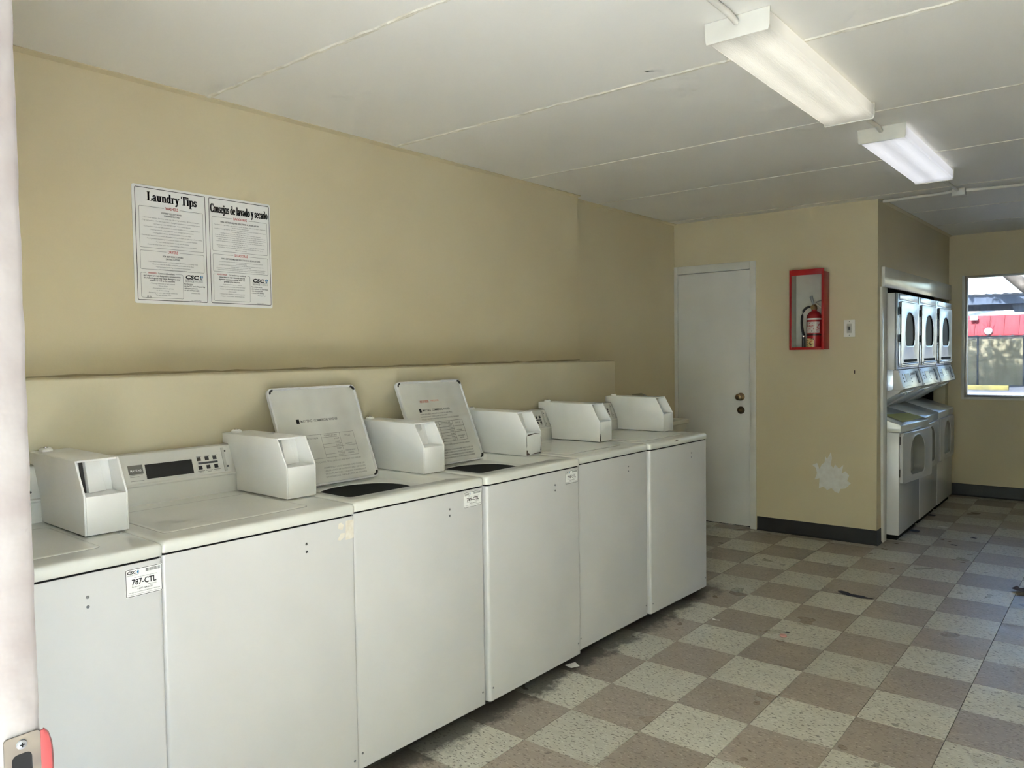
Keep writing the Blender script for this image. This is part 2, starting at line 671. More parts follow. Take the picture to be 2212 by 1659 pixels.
X_ = 0.48
SERIF = {
    'L': ([_R(.10, .25, 0, .72), _R(.03, .33, .675, .72), _R(.03, .58, 0, .05), _R(.52, .58, .05, .21)], .63),
    'T': ([_R(.24, .39, 0, .72), _R(.15, .48, 0, .045), _R(0, .63, .67, .72), _R(0, .055, .51, .67), _R(.575, .63, .51, .67)], .66),
    'C': (_ring(.34, .36, .33, .375, .17, .325, 48, 312) + [_R(.55, .60, .47, .73), _R(.55, .60, 0, .16)], .66),
    'a': (_ring(.19, .14, .17, .15, .06, .10) + [_R(.27, .41, .0, .36), _R(.41, .48, 0, .05)] + _ring(.23, .33, .18, .16, .06, .12, 0, 150, 8) + _dot(.10, .37, .055), .50),
    'o': (_ring(.24, .24, .235, .255, .105, .205), .50),
    'e': (_ring(.24, .24, .235, .255, .105, .205, 0, 322) + [_R(.10, .46, .235, .285)], .49),
    'c': (_ring(.24, .24, .235, .255, .105, .205, 60, 318) + _dot(.36, .37, .06), .46),
    's': (_ring(.19, .355, .165, .135, .065, .085, 15, 250, 10) + _ring(.19, .13, .175, .14, .065, .085, 195, 432, 10) + [_R(.31, .345, .33, .48), _R(.02, .055, 0, .16), [(.06, .27), (.16, .20), (.33, .21), (.2, .30)]], .40),
    'd': (_ring(.22, .24, .215, .255, .095, .205) + [_R(.32, .46, 0, .72), _R(.25, .32, .675, .72), _R(.46, .53, 0, .045)], .55),
    'p': (_ring(.31, .24, .215, .255, .095, .205) + [_R(.07, .21, -.22, .48), _R(0, .07, .435, .48), _R(0, .28, -.22, -.175)], .55),
    'u': ([_R(.07, .21, .14, .48), _R(0, .07, .435, .48), _R(.35, .49, 0, .48), _R(.27, .35, .435, .48), _R(.49, .56, 0, .045)] + _ring(.24, .16, .17, .17, .03, .11, 180, 330, 8), .58),
    'n': ([_R(.07, .21, 0, .48), _R(0, .07, .435, .48), _R(0, .27, 0, .045), _R(.35, .49, 0, .33), _R(.29, .56, 0, .045)] + _ring(.32, .32, .17, .17, .03, .11, 0, 150, 8), .58),
    'r': ([_R(.07, .21, 0, .48), _R(0, .07, .435, .48), _R(0, .28, 0, .045)] + _ring(.30, .33, .14, .16, .05, .11, 60, 150, 6) + _dot(.36, .41, .07), .44),
    'y': ([[(.03, .48), (.19, .48), (.33, .06), (.25, -.03)], [(.40, .48), (.46, .48), (.23, -.20), (.17, -.17)], _R(-.02, .25, .435, .48), _R(.32, .53, .435, .48)] + _dot(.12, -.16, .07), .52),
    'v': ([[(.03, .48), (.19, .48), (.31, .10), (.25, 0)], [(.40, .48), (.46, .48), (.29, 0), (.24, 0)], _R(-.02, .25, .435, .48), _R(.32, .53, .435, .48)], .51),
    'i': ([_R(.07, .21, 0, .48), _R(0, .07, .435, .48), _R(0, .28, 0, .045)] + _dot(.14, .62, .085), .30),
    'j': ([_R(.08, .22, -.1, .48), _R(.01, .08, .435, .48), [(.08, -.1), (.22, -.1), (.12, -.22), (.02, -.18)]] + _dot(.03, -.15, .06) + _dot(.15, .62, .085), .30),
    'l': ([_R(.07, .21, 0, .72), _R(0, .07, .675, .72), _R(0, .28, 0, .045)], .30),
}


# ------------------------------------------------------------------ the room
CZ = 2.475          # ceiling height
YF, YB = 3.745, 6.22   # wall with the door, wall with the window
XR = 2.75
YE = -1.88          # inner face of the entrance wall


def struct(o, label, cat):
    return tag(o, label, cat, kind='structure')


# floor: a dark bed, vinyl tiles laid on it one by one
S = 0.3048
fl = MB().box(-1.45, XR + .14, -2.02, YB + .14, -0.12, -0.0035).build('floor', 'gap_dark', smooth=False)
struct(fl, 'beige and taupe checkerboard vinyl tile floor of the laundry room', 'floor')
gap = 0.0006
tm = {}
for nm in ('tile_light', 'tile_dark'):
    b = MB()
    h = S / 2 - gap
    lo = [(-h, -h, -.003), (h, -h, -.003), (h, h, -.003), (-h, h, -.003)]
    e = h - .0008
    hi = [(-e, -e, 0), (e, -e, 0), (e, e, 0), (-e, e, 0)]
    b.hexa(lo, hi)
    tm[nm] = b.build('floor_tile', nm, fl, smooth=False)
first = {'tile_light': True, 'tile_dark': True}
rest = MB()
for i in range(-7, 21):
    for j in range(-5, 10):
        x0, x1 = j * S, (j + 1) * S
        y0, y1 = i * S, (i + 1) * S
        if x0 < -1.3 or (j + .5) * S > XR or (i + .5) * S < YE or y0 > YB - .02:
            continue
        seen = -1 <= j <= 5 and i >= -2 and y0 + 0.75 * 0 >= (x0 * 0.76 - 0.62) and not (y0 > YF and x1 < 0.1)
        nm = 'tile_light' if (i + j) % 2 == 0 else 'tile_dark'
        if seen:
            if first[nm]:
                t = tm[nm]
                first[nm] = False
            else:
                t = tm[nm].copy()
                COL.objects.link(t)
                t.parent = fl
            t.location = ((j + .5) * S, (i + .5) * S, 0)
            t.rotation_euler[2] = random.choice((0, PI / 2, PI, -PI / 2)) if False else 0
        else:
            rest.box(max(x0, -1.28) + gap, min(x1, XR) - gap, max(y0, YE) + gap, min(y1, YB) - gap, -.003, 0,
                     0 if nm == 'tile_light' else 1)
ro = rest.build('tile_field', ['tile_light', 'tile_dark'], fl, smooth=False)
ro['kind'] = 'stuff'

# left wall with its shallow jog
wl = MB().prism([(-1.21, -2.02), (-1.21, 2.20), (-1.285, 2.20), (-1.285, YF), (-1.46, YF), (-1.46, -2.02)],
                'z', 0, CZ + .05).build('wall_left', 'wall_paint', smooth=False)
struct(wl, 'long beige painted wall behind the row of washers', 'wall')
# thick lower wall
lg = MB().box(-1.2105, -.930, YE, 2.196, 0, 1.365).build('wall_ledge', 'ledge_paint', bevel=.008, seg=3)
struct(lg, 'lighter beige half height wall ledge right behind the washers', 'wall')
cb_ = MB()  # thin ragged brown strip along the back of the ledge top
n = 60
lo, hi = [], []
for k in range(n + 1):
    y = YE + (2.19 - YE) * k / n
    hi.append((y, 1.372 + random.uniform(-.003, .004)))
pts = [(YE, 1.3652)] + [(2.19, 1.3652)] + hi[::-1]
cb_.prism(pts, 'x', -1.2099, -1.203)
co = cb_.build('ledge_strip', 'strip_brown', lg, smooth=False)
co['label'] = 'ragged brown strip on top of the ledge'

# wall with the closed door
DX0, DX1, DZ = -1.256, -0.632, 2.055
wf = MB()
wf.box(-1.46, DX0 - .02, YF, YF + .14, 0, CZ + .05)
wf.box(DX1 + .02, 0.30, YF, YF + .14, 0, CZ + .05)
wf.box(DX0 - .02, DX1 + .02, YF, YF + .14, DZ + .02, CZ + .05)
wf = wf.build('wall_far', 'wall_paint', smooth=False)
struct(wf, 'beige wall holding the white door and the red extinguisher cabinet', 'wall')

# wall with the dryer alcove, slightly out of square
XA0, XA1 = 0.30, 0.335
def xa(y):
    return XA0 + (XA1 - XA0) * (y - YF) / (YB - YF)
wa = MB()
def slab(y0, y1, z0, z1, depth=.10):
    wa.hexa([(xa(y0) - depth, y0, z0), (xa(y0), y0, z0), (xa(y1), y1, z0), (xa(y1) - depth, y1, z0)],
            [(xa(y0) - depth, y0, z1), (xa(y0), y0, z1), (xa(y1), y1, z1), (xa(y1) - depth, y1, z1)])
slab(YF + .001, 3.93, 0, CZ + .05)
slab(6.09, YB, 0, CZ + .05)
slab(3.93, 6.09, 1.90, CZ + .05)
wa = wa.build('wall_alcove', 'wall_paint', smooth=False)
struct(wa, 'beige wall around and above the dryer alcove', 'wall')
al = MB()  # near-black walls put the alcove's shade into the colour
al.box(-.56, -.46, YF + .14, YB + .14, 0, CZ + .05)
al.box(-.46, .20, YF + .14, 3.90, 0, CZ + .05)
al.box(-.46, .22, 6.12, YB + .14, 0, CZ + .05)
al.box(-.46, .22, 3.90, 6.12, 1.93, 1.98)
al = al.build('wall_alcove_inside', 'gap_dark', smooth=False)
struct(al, 'inside of the alcove behind the stacked dryers, its shade painted near black', 'wall')

# back wall with the window
WX0, WX1, WZ0, WZ1 = 0.470, 2.30, 0.945, 2.085
wb = MB()
wb.box(-.56, WX0, YB, YB + .14, 0, CZ + .05)
wb.box(WX1, XR + .14, YB, YB + .14, 0, CZ + .05)
wb.box(WX0, WX1, YB, YB + .14, 0, WZ0)
wb.box(WX0, WX1, YB, YB + .14, WZ1, CZ + .05)
wb = wb.build('wall_back', 'wall_paint', smooth=False)
struct(wb, 'beige end wall with a window beside the dryers', 'wall')

# right wall, out of view
wr = MB().box(XR, XR + .14, -2.02, YB + .14, 0, CZ + .05).build('wall_right', 'wall_paint', smooth=False)
struct(wr, 'plain beige wall facing the washers and dryers', 'wall')
# unseen roof added outside the entrance to keep direct sun off the floor
pc = MB().box(-3.5, 4.6, -3.85, YE - .15, 2.46, 2.56).build('roof_sun_block', 'ceiling_paint', smooth=False)
struct(pc, 'unseen roof added outside the entrance to keep direct sun out', 'roof')

# entrance wall around the open doorway the picture is taken from
EX0, EX1, EZ = 0.80, 2.20, 2.06
we = MB()
we.box(-1.46, EX0 - .03, YE - .14, YE, 0, CZ + .05)
we.box(EX1 + .03, XR + .14, YE - .14, YE, 0, CZ + .05)
we.box(EX0 - .03, EX1 + .03, YE - .14, YE, EZ + .03, CZ + .05)
we = we.build('wall_front', 'wall_paint', smooth=False)
struct(we, 'beige entrance wall around the open doorway', 'wall')

# ceiling: a deck, boards with plastered joints
ce = MB().box(-1.46, XR + .14, -2.02, YB + .14, CZ + .006, CZ + .16).build('ceiling', 'ceiling_paint', smooth=False)
struct(ce, 'off white ceiling of wide painted panels', 'ceiling')
JY = [YE, -0.49, 0.525, 1.545, 2.535, 3.61, 4.55, 5.42, YB]
for a, b in zip(JY[:-1], JY[1:]):
    x0 = -1.285 if b > 2.3 else -1.21
    MB().box(-1.285, XR, a + .003, b - .003, CZ, CZ + .006).build('ceiling_panel', 'ceiling_paint', ce, smooth=False)
for k, y in enumerate(JY[1:-1]):
    w = .0105 if y < 1 else .006
    jag = .0045 if y < 1 else .0012
    m = MB()
    N = 110
    x0 = -1.21 if y < 2.2 else (-1.285 if y < YF else 0.31)
    A, B_ = [], []
    for q in range(N + 1):
        x = x0 + (XR - x0) * q / N
        A.append((x, y - w + random.uniform(-jag, jag), CZ - .0002))
        B_.append((x, y + w + random.uniform(-jag, jag), CZ - .0002))
    Am = [(p[0], p[1] + w * .4, CZ - .003 - random.uniform(0, jag * .6)) for p in A]
    Bm = [(p[0], p[1] - w * .4, CZ - .003 - random.uniform(0, jag * .6)) for p in B_]
    vs = A + Am + Bm + B_
    fs = []
    for r_ in range(3):
        for q in range(N):
            o_ = r_ * (N + 1)
            fs.append((o_ + q, o_ + q + 1, o_ + N + 1 + q + 1, o_ + N + 1 + q))
    m.add(vs, fs)
    m.build('ceiling_joint', 'joint_plaster', ce, smooth=False)

# thin strips where walls meet the ceiling
t1 = MB().prism([(-1.2098, CZ - .012), (-1.186, CZ - .004), (-1.186, CZ - .0005), (-1.2098, CZ - .0005)], 'y', YE, 2.2)
t1 = t1.build('trim_1', 'wall_paint', smooth=False)
struct(t1, 'narrow beige strip between the long wall and the ceiling', 'trim')
t2 = MB()
t2.hexa([(xa(3.76), 3.76, CZ - .012), (xa(3.76) + .026, 3.76, CZ - .004), (xa(YB) + .026, YB - .001, CZ - .004), (xa(YB), YB - .001, CZ - .012)],
        [(xa(3.76), 3.76, CZ - .0005), (xa(3.76) + .026, 3.76, CZ - .0005), (xa(YB) + .026, YB - .001, CZ - .0005), (xa(YB), YB - .001, CZ - .0005)])
t2 = t2.build('trim_2', 'wall_paint', smooth=False)
struct(t2, 'narrow beige strip under the ceiling above the dryers', 'trim')
t5 = MB().prism([(-1.2848, CZ - .012), (-1.262, CZ - .004), (-1.262, CZ - .0005), (-1.2848, CZ - .0005)], 'y', 2.201, YF - .001)
t5 = t5.build('trim_5', 'wall_paint', smooth=False)
struct(t5, 'narrow beige ceiling strip of the recessed wall by the door', 'trim')

# white frame round the alcove
t3 = MB()
t3.hexa([(xa(3.845), 3.845, 1.862), (xa(3.845) + .022, 3.845, 1.862), (xa(YB) + .022, YB - .002, 1.862), (xa(YB), YB - .002, 1.862)],
        [(xa(3.845), 3.845, 2.006), (xa(3.845) + .022, 3.845, 2.006), (xa(YB) + .022, YB - .002, 2.006), (xa(YB), YB - .002, 2.006)])
t3 = t3.build('trim_3', 'gloss_white', bevel=.003)
struct(t3, 'wide white header board above the dryer alcove', 'trim')
t4 = MB()
zt = 1.861
t4.hexa([(xa(3.862), 3.862, 0.001), (xa(3.862) + .018, 3.862, 0.001), (xa(3.94) + .018, 3.942, 0.001), (xa(3.94), 3.942, 0.001)],
        [(xa(3.80), 3.80, zt), (xa(3.80) + .018, 3.80, zt), (xa(3.935) + .018, 3.935, zt), (xa(3.935), 3.935, zt)])
t4 = t4.build('trim_4', 'gloss_white', bevel=.002)
struct(t4, 'white upright board at the near side of the dryer alcove', 'trim')

# black vinyl base
def base_run(name, pts, label, h=.108):
    """cove base along a run of floor points; the wall lies to the left of the run"""
    m = MB()
    offs = [(0, .0), (.013, .0), (.009, .003), (.004, .012), (.003, h - .004), (.001, h), (0, h)]
    loops = []
    for i, p in enumerate(pts):
        p = Vector(p)
        ds = []
        if i > 0:
            ds.append((p - Vector(pts[i - 1])).normalized())
        if i < len(pts) - 1:
            ds.append((Vector(pts[i + 1]) - p).normalized())
        nn = [Vector((d.y, -d.x)) for d in ds]
        nv = sum(nn, Vector((0, 0)))
        nv = nv / max(nv.dot(nn[0]), .3) if len(nn) > 1 else nn[0]
        loops.append([(p.x + nv.x * (a + .0004), p.y + nv.y * (a + .0004), z + .0004) for a, z in offs])
    m.loft(loops, True, True)
    o = m.build(name, 'cove_base', smooth=False)
    return struct(o, label, 'baseboard')
base_run('baseboard_far', [(-.578, YF), (XA0, YF), (xa(3.855), 3.855)], 'black vinyl baseboard under the extinguisher wall')
base_run('baseboard_back', [(xa(YB) + .003, YB), (XR, YB)], 'black vinyl baseboard below the window', .115)

# closed white door
d1 = empty('door_1', ((DX0 + DX1) / 2, YF, 0))
struct(d1, 'closed white flush door with brass knob and deadbolt', 'door')
def loc_d(m):
    m.v = [(x - (DX0 + DX1) / 2, y - YF, z) for x, y, z in m.v]
    return m
loc_d(MB().box(DX0 + .003, DX1 - .003, YF + .004, YF + .042, .016, DZ - .003)).build('door_leaf', 'door_white', d1, bevel=.0015)
m = MB()
m.box(DX1, DX1 + .047, YF - .012, YF + .06, 0.001, DZ + .062)
m.box(-1.2848, DX0, YF - .012, YF + .06, 0.001, DZ + .062)
m.box(DX0, DX1, YF - .012, YF + .06, DZ, DZ + .062)
loc_d(m).build('door_frame', 'trim_white', d1, bevel=.0025)
m = MB()
m.box(DX0, DX1, YF + .046, YF + .06, 0.001, DZ)
loc_d(m).build('door_stop', 'gap_dark', d1, smooth=False)
def knob(z, turn):
    m = MB()
    if turn:
        m.lathe([(.0, -.002), (.031, -.002), (.031, -.008), (.022, -.016), (.013, -.020), (.013, -.036), (.022, -.042),
                 (.026, -.054), (.023, -.066), (.015, -.070), (.0, -.070)], (-.71, YF + .004, z), 'y', 24)
        k = loc_d(m).build('door_knob', 'brass_old', d1)
        m = MB().lathe([(0, -.0702), (.012, -.0702), (.011, -.072), (0, -.072)], (-.71, YF + .004, z), 'y', 16)
        loc_d(m).build('keyhole_face', 'brass_dark', k)
    else:
        m.lathe([(.0, -.001), (.030, -.001), (.030, -.010), (.024, -.018), (.017, -.020), (.0, -.020)], (-.71, YF + .004, z), 'y', 24)
        k = loc_d(m).build('deadbolt', 'brass_dark', d1)
        m = MB().lathe([(0, -.0202), (.011, -.0202), (.010, -.023), (0, -.023)], (-.71, YF + .004, z), 'y', 16)
        loc_d(m).build('keyhole_face', 'brass_old', k)
knob(1.049, True)
knob(.942, False)
m = MB()
for hz in (1.846, .25):
    m2 = MB()
    m2.box(-1.276, -1.262, YF - .016, YF - .011, hz - .045, hz + .045)
    m2.lathe([(.0055, -.05), (.0055, .05)], (-1.259, YF - .010, hz), 'z', 10)
    loc_d(m2).build('hinge', 'trim_white', d1)

# window in the end wall
w1 = empty('window_1', ((WX0 + WX1) / 2, YB, WZ0))
struct(w1, 'aluminium framed window looking out to the yard', 'window')
def loc_w(m):
    m.v = [(x - (WX0 + WX1) / 2, y - YB, z - WZ0) for x, y, z in m.v]
    return m
m = MB()
m.box(WX0 - .024, WX0, YB - .008, YB + .02, WZ0 - .024, WZ1 + .004)
m.box(WX0, WX1, YB - .008, YB + .02, WZ0 - .024, WZ0)
m.box(WX1, WX1 + .024, YB - .008, YB + .02, WZ0 - .024, WZ1 + .004)
loc_w(m).build('casing', 'trim_white', w1, bevel=.002)
m = MB()
f_ = .018
m.box(WX0, WX0 + f_, YB + .035, YB + .075, WZ0, WZ1)
m.box(WX1 - f_, WX1, YB + .035, YB + .075, WZ0, WZ1)
m.box(WX0 + f_, WX1 - f_, YB + .035, YB + .075, WZ0, WZ0 + f_)
m.box(WX0 + f_, WX1 - f_, YB + .035, YB + .075, WZ1 - f_, WZ1)
loc_w(m).build('window_frame', 'window_alu', w1, bevel=.002)
loc_w(MB().box(WX0 + f_, WX1 - f_, YB + .052, YB + .056, WZ0 + f_, WZ1 - f_)).build('pane', 'tinted_glass', w1, smooth=False)
# entrance door frame: jamb with strike plate on the latch side
d2 = empty('door_2', ((EX0 + EX1) / 2, YE - .07, 0))
struct(d2, 'flaking white entrance door frame at the left edge, with strike plate', 'door')
def loc_e(m):
    m.v = [(x - (EX0 + EX1) / 2, y - (YE - .07), z) for x, y, z in m.v]
    return m
m = MB()
N = 90
ring = []
for k in range(N + 1):
    z = .001 + (EZ - .001) * k / N
    j = random.uniform(-.0007, .0007)
    lean = .0015 * (z - 1.4)
    ring.append([(EX0 - .028, YE + .004 + lean * 0, z), (EX0 - .028, YE - .15, z), (EX0, YE - .15, z), (EX0 + random.uniform(-.0004, .0004), YE - .034 + j, z),
                 (EX0, YE - .004 + lean + j, z), (EX0 - .003, YE + .0015 + lean + j, z)])
m.loft(ring, True, True)
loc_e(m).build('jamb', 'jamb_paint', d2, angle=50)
m = MB()
m.box(EX1, EX1 + .028, YE - .15, YE + .004, .001, EZ)
m.box(EX0 - .028, EX1 + .028, YE - .15, YE + .004, EZ, EZ + .028)
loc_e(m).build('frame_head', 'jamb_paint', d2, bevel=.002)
# strike plate, its lip curling into the room
m = MB()
sx, z0, z1 = EX0 + .0004, .895, 1.020
hole = [(YE - .029, .925), (YE - .010, .925), (YE - .010, .992), (YE - .029, .992)]
def stk(y, z, x=0.0):
    return (sx + x, y, z)
outer = densify(rrect(YE - .036, YE - .0005, z0, z1, .004, 3), 3)
inn = densify(rrect(YE - .029, YE - .009, .925, 1.000, .006, 3), 3)
m.loft([[stk(a, b, 0) for a, b in outer], [stk(a, b, .0022) for a, b in outer], [stk(a, b, .0022) for a, b in inn], [stk(a, b, -.004) for a, b in inn]])
strike = loc_e(m).build('strike_plate', 'strike_metal', d2)
strike['label'] = 'worn metal strike plate with red lip'
m = MB()
prof = [(YE - .0004, .0022), (YE + .006, .0024), (YE + .011, .0012), (YE + .014, -.003), (YE + .0125, -.0036), (YE + .0098, -.0005), (YE + .0055, .0006), (YE - .0004, .0004)]
ls = []
for z, k in ((.900, .45), (.915, .85), (.93, 1), (.985, 1), (1.0, .93), (1.012, .7), (1.018, .35)):
    ls.append([(sx + b, YE + (a - YE) * k, z) for a, b in prof])
m.loft(ls, True, True)
lip = loc_e(m).build('lip', 'strike_red', strike)
lip['label'] = 'red painted curled lip'
m = MB()
m.lathe([(.0, .0024), (.0055, .0024), (.0048, .0040), (0, .0044)], (sx, YE - .019, 1.010), 'x', 14, mi=0)
m.box(sx + .0042, sx + .0046, YE - .0215, YE - .0165, 1.0094, 1.0106, 1)
m.box(sx + .0042, sx + .0046, YE - .0196, YE - .0184, 1.0075, 1.0125, 1)
loc_e(m).build('screw', ['steel_dull', 'gap_dark'], strike)
loc_e(MB().box(sx + .0001, sx + .0005, YE - .030, YE - .008, .924, 1.001)).build('latch_pocket', 'gap_dark', strike, smooth=False)

# marks on the walls
m = MB()
outl = [(-.152, .548), (-.128, .53), (-.118, .49), (-.135, .44), (-.10, .452), (-.104, .375), (-.07, .392), (-.045, .368), (-.012, .385), (.012, .36), (.039, .352),
        (.05, .385), (.085, .392), (.124, .432), (.098, .452), (.112, .49), (.085, .52), (.06, .50), (.071, .565), (.040, .535), (.012, .565), (.0, .535), (-.018, .56),
        (-.010, .61), (-.017, .655), (-.045, .60), (-.058, .62), (-.062, .575), (-.085, .555), (-.10, .52), (-.118, .565)]
m.prism(outl, 'y', YF - .0018, YF - .0002)
o = m.build('spackle_patch', 'spackle', wf, smooth=False)
o['label'] = 'ragged white spackle patch'
m = MB().box(.143, .151, YF - .006, YF - .0002, 1.238, 1.262)
m.build('wall_anchor', 'chipped_metal', wf, bevel=.002)


# ------------------------------------------------------------------ washers
WW = 0.645          # width of a washer
HB = 0.225          # how far the coin box stands back from the front


def face_on_console(y, s, n=0.0):
    a, b = Vector((-.560, 0, 1.012)), Vector((-.592, 0, 1.098))
    d = (b - a)
    nn = Vector((d.z, 0, -d.x)).normalized()
    p = a + d * s + nn * n
    return (p.x, y, p.z)


def slab_on_console(m, y0, y1, s0, s1, h, mi=None, n0=0.0):
    q = [face_on_console(y0, s0, n0), face_on_console(y1, s0, n0), face_on_console(y1, s1, n0), face_on_console(y0, s1, n0)]
    t = [face_on_console(y0, s0, h), face_on_console(y1, s0, h), face_on_console(y1, s1, h), face_on_console(y0, s1, h)]
    m.hexa(q, t, mi)


def washer_body(w):
    """cabinet, feet, console and coin box common to all six"""
    m = MB()
    L = lambda z, r=.012, i=0.0: [(a, b, z) for a, b in rrect(-.64 + i, -i, .003 + i, WW - .003 - i, r)]
    m.loft([L(.030, .010, .004), L(.034), L(.900)], True, True)
    cab = m.build('cabinet', 'enamel', w)
    b = MB()
    b.loft([[(x, y, .8999) for x, y in rrect(-.636, -.004, .007, WW - .007, .01)], [(x, y, .9056) for x, y in rrect(-.636, -.004, .007, WW - .007, .01)]], True, True)
    b.build('seam', 'gap_dark', cab, smooth=False)
    for yy, zz in ((.455, .842), (.455, .818), (.022, .085), (WW - .024, .085)):
        MB().lathe([(0, 0), (.0042, 0), (.0035, .0018), (0, .0022)], (.0002, yy, zz), 'x', 10).build('screw', 'steel_dull', cab)
    for uu, yy in ((-.06, .06), (-.06, WW - .06), (-.59, .06), (-.59, WW - .06)):
        MB().lathe([(.022, .0005), (.022, .012), (.010, .014), (.010, .032)], (uu, yy, 0), 'z', 12).build('foot', 'rubber_dark', w)
    # console
    m = MB()
    prof = [(-.553, .9385), (-.556, 1.000), (-.551, 1.003), (-.551, 1.010), (-.560, 1.012), (-.592, 1.098), (-.599, 1.105), (-.639, 1.106), (-.639, .9385)]
    m.prism(prof, 'y', .010, WW - .010)
    con = m.build('console', 'console_face', w, bevel=.0015)
    m = MB()
    slab_on_console(m, .224, .387, .12, .66, .0012)
    m.build('display', 'display_black', con, smooth=False)
    m = MB()
    slab_on_console(m, .168, .216, .34, .68, .0008)
    pl = m.build('nameplate', 'plate_grey', con, smooth=False)
    p = Print(face_on_console(.192, .44, .0008), (0, 1, 0), Vector((-.032, 0, .086)).normalized(), .0002)
    p.text('MAYTAG', 0, 0, .007, .036, bold=.02)
    p.build('lettering', ['sticker_white'], pl)
    for k in range(6):
        yy = .407 + .0295 * (k % 3)
        s0 = .56 if k < 3 else .22
        m = MB()
        slab_on_console(m, yy, yy + .0135, s0, s0 + .14, .0016)
        m.build('button', 'button_dark', con, smooth=False)
    m = MB()
    slab_on_console(m, .409, .482, .42, .50, .0006)
    m.build('legend_bar', 'ink_grey', con, smooth=False)
    m = MB()
    slab_on_console(m, .502, .512, .04, .98, .003)
    end = m.build('end_bracket', 'console_grey', con, smooth=False)
    for s_ in (.22, .84):
        c = face_on_console(.516, s_, .001)
        MB().lathe([(0, 0), (.0036, 0), (.0030, .002), (0, .0022)], c, 'x', 10).build('bolt', 'button_dark', con)
    p = Print(face_on_console(.19, .0, .0006), (0, 1, 0), Vector((-.032, 0, .086)).normalized(), .0002)
    for dy, ww in ((.028, .042), (.022, .030), (.008, .044)):
        p.rect(-.02, -.02 + ww, dy, dy + .0012)
    for k in range(3):
        p.rect(.215 + .0295 * k, .235 + .0295 * k, .066, .0674)
        p.rect(.212 + .0295 * k, .238 + .0295 * k, .0135, .0150)
        p.rect(.217 + .0295 * k, .233 + .0295 * k, .0095, .0108)
    p.build('legend', ['ink_faded'], con)['kind'] = 'stuff'
    # coin box: side plates round a body with a pocket in its slanted nose
    y0, y1 = .537, .655
    yi0, yi1 = y0 + .006, y1 - .006
    Z0 = .9435
    full = [(-HB, Z0), (-HB, 1.052), (-HB - .055, 1.1455), (-.638, 1.1465), (-.638, 1.110), (-.600, 1.108), (-.5935, 1.099), (-.5505, 1.0115), (-.5485, .999), (-.5455, Z0)]
    core = [(-HB, Z0), (-HB, 1.050), (-HB - .088, 1.050), (-HB - .115, 1.1395), (-HB - .058, 1.1395), (-HB - .055, 1.1455), (-.638, 1.1465), (-.638, 1.110), (-.600, 1.108), (-.5935, 1.099), (-.5505, 1.0115), (-.5485, .999), (-.5455, Z0)]
    m = MB()
    m.prism(core, 'y', yi0, yi1)
    box = m.build('coin_box', 'coin_box_paint', w, bevel=.0008)
    box['label'] = 'white metal coin box with slanted hollow nose'
    for a, b in ((y0, yi0), (yi1, y1)):
        MB().prism(full, 'y', a, b).build('side_plate', 'coin_box_paint', box, bevel=.0022, seg=3)
    # coin slide seen inside the pocket
    m = MB()
    m.hexa([(-HB - .084, yi0 + .022, 1.0505), (-HB - .075, yi0 + .022, 1.0505), (-HB - .075, yi0 + .030, 1.0505), (-HB - .084, yi0 + .030, 1.0505)],
           [(-HB - .111, yi0 + .024, 1.138), (-HB - .102, yi0 + .024, 1.138), (-HB - .102, yi0 + .031, 1.138), (-HB - .111, yi0 + .031, 1.138)])
    m.build('coin_slot', 'rubber_dark', box, smooth=False)
    m = MB()
    m.hexa([(-HB - .086, yi0 + .030, 1.0502), (-HB - .060, yi0 + .032, 1.0502), (-HB - .078, yi1 - .022, 1.0502), (-HB - .090, yi1 - .018, 1.0502)],
           [(-HB - .113, yi0 + .031, 1.1392), (-HB - .088, yi0 + .033, 1.1392), (-HB - .106, yi1 - .030, 1.1392), (-HB - .116, yi1 - .026, 1.1392)])
    m.build('coin_chute', 'coin_box_paint', box, bevel=.002)
    m = MB()
    m.lathe([(.019, 1.1463), (.0185, 1.153), (.014, 1.157), (0, 1.158)], (-.600, y0 + .036, 0), 'z', 16)
    lk = m.build('lock_cap', 'coin_box_paint', box)
    MB().lathe([(.007, 1.157), (.0065, 1.1605), (0, 1.161)], (-.600, y0 + .036, 0), 'z', 12).build('lock_core', 'chrome', lk)
    return cab, con, box


def top_closed(w):
    m = MB()
    L = lambda z, r, i: [(a, b, z) for a, b in rrect(-.640 + i, .004 - i, i, WW - i, r)]
    m.loft([L(.9056, .014, .003), L(.9075, .016, 0), L(.9285, .016, 0), L(.9345, .016, .0018), L(.9380, .017, .0055), L(.9394, .020, .011), L(.9400, .024, .024)], True, True)
    top = m.build('top', 'enamel_top', w, angle=60)
    m = MB()
    sh = lambda i: rrect(-.455 + i, -.080 - i, .050 + i, .522 - i, .018)
    m.loft([[(a, b, .9398) for a, b in sh(-.0012)], [(a, b, .9404) for a, b in sh(-.0012)]], True, True)
    m.build('lid_gap', 'plate_grey', top, smooth=False)
    m = MB()
    m.loft([[(a, b, .9403) for a, b in sh(0)], [(a, b, .9416) for a, b in sh(.0006)], [(a, b, .9424) for a, b in sh(.003)], [(a, b, .9428) for a, b in sh(.010)]], True, True)
    return m.build('lid', 'enamel_top', w, angle=60)


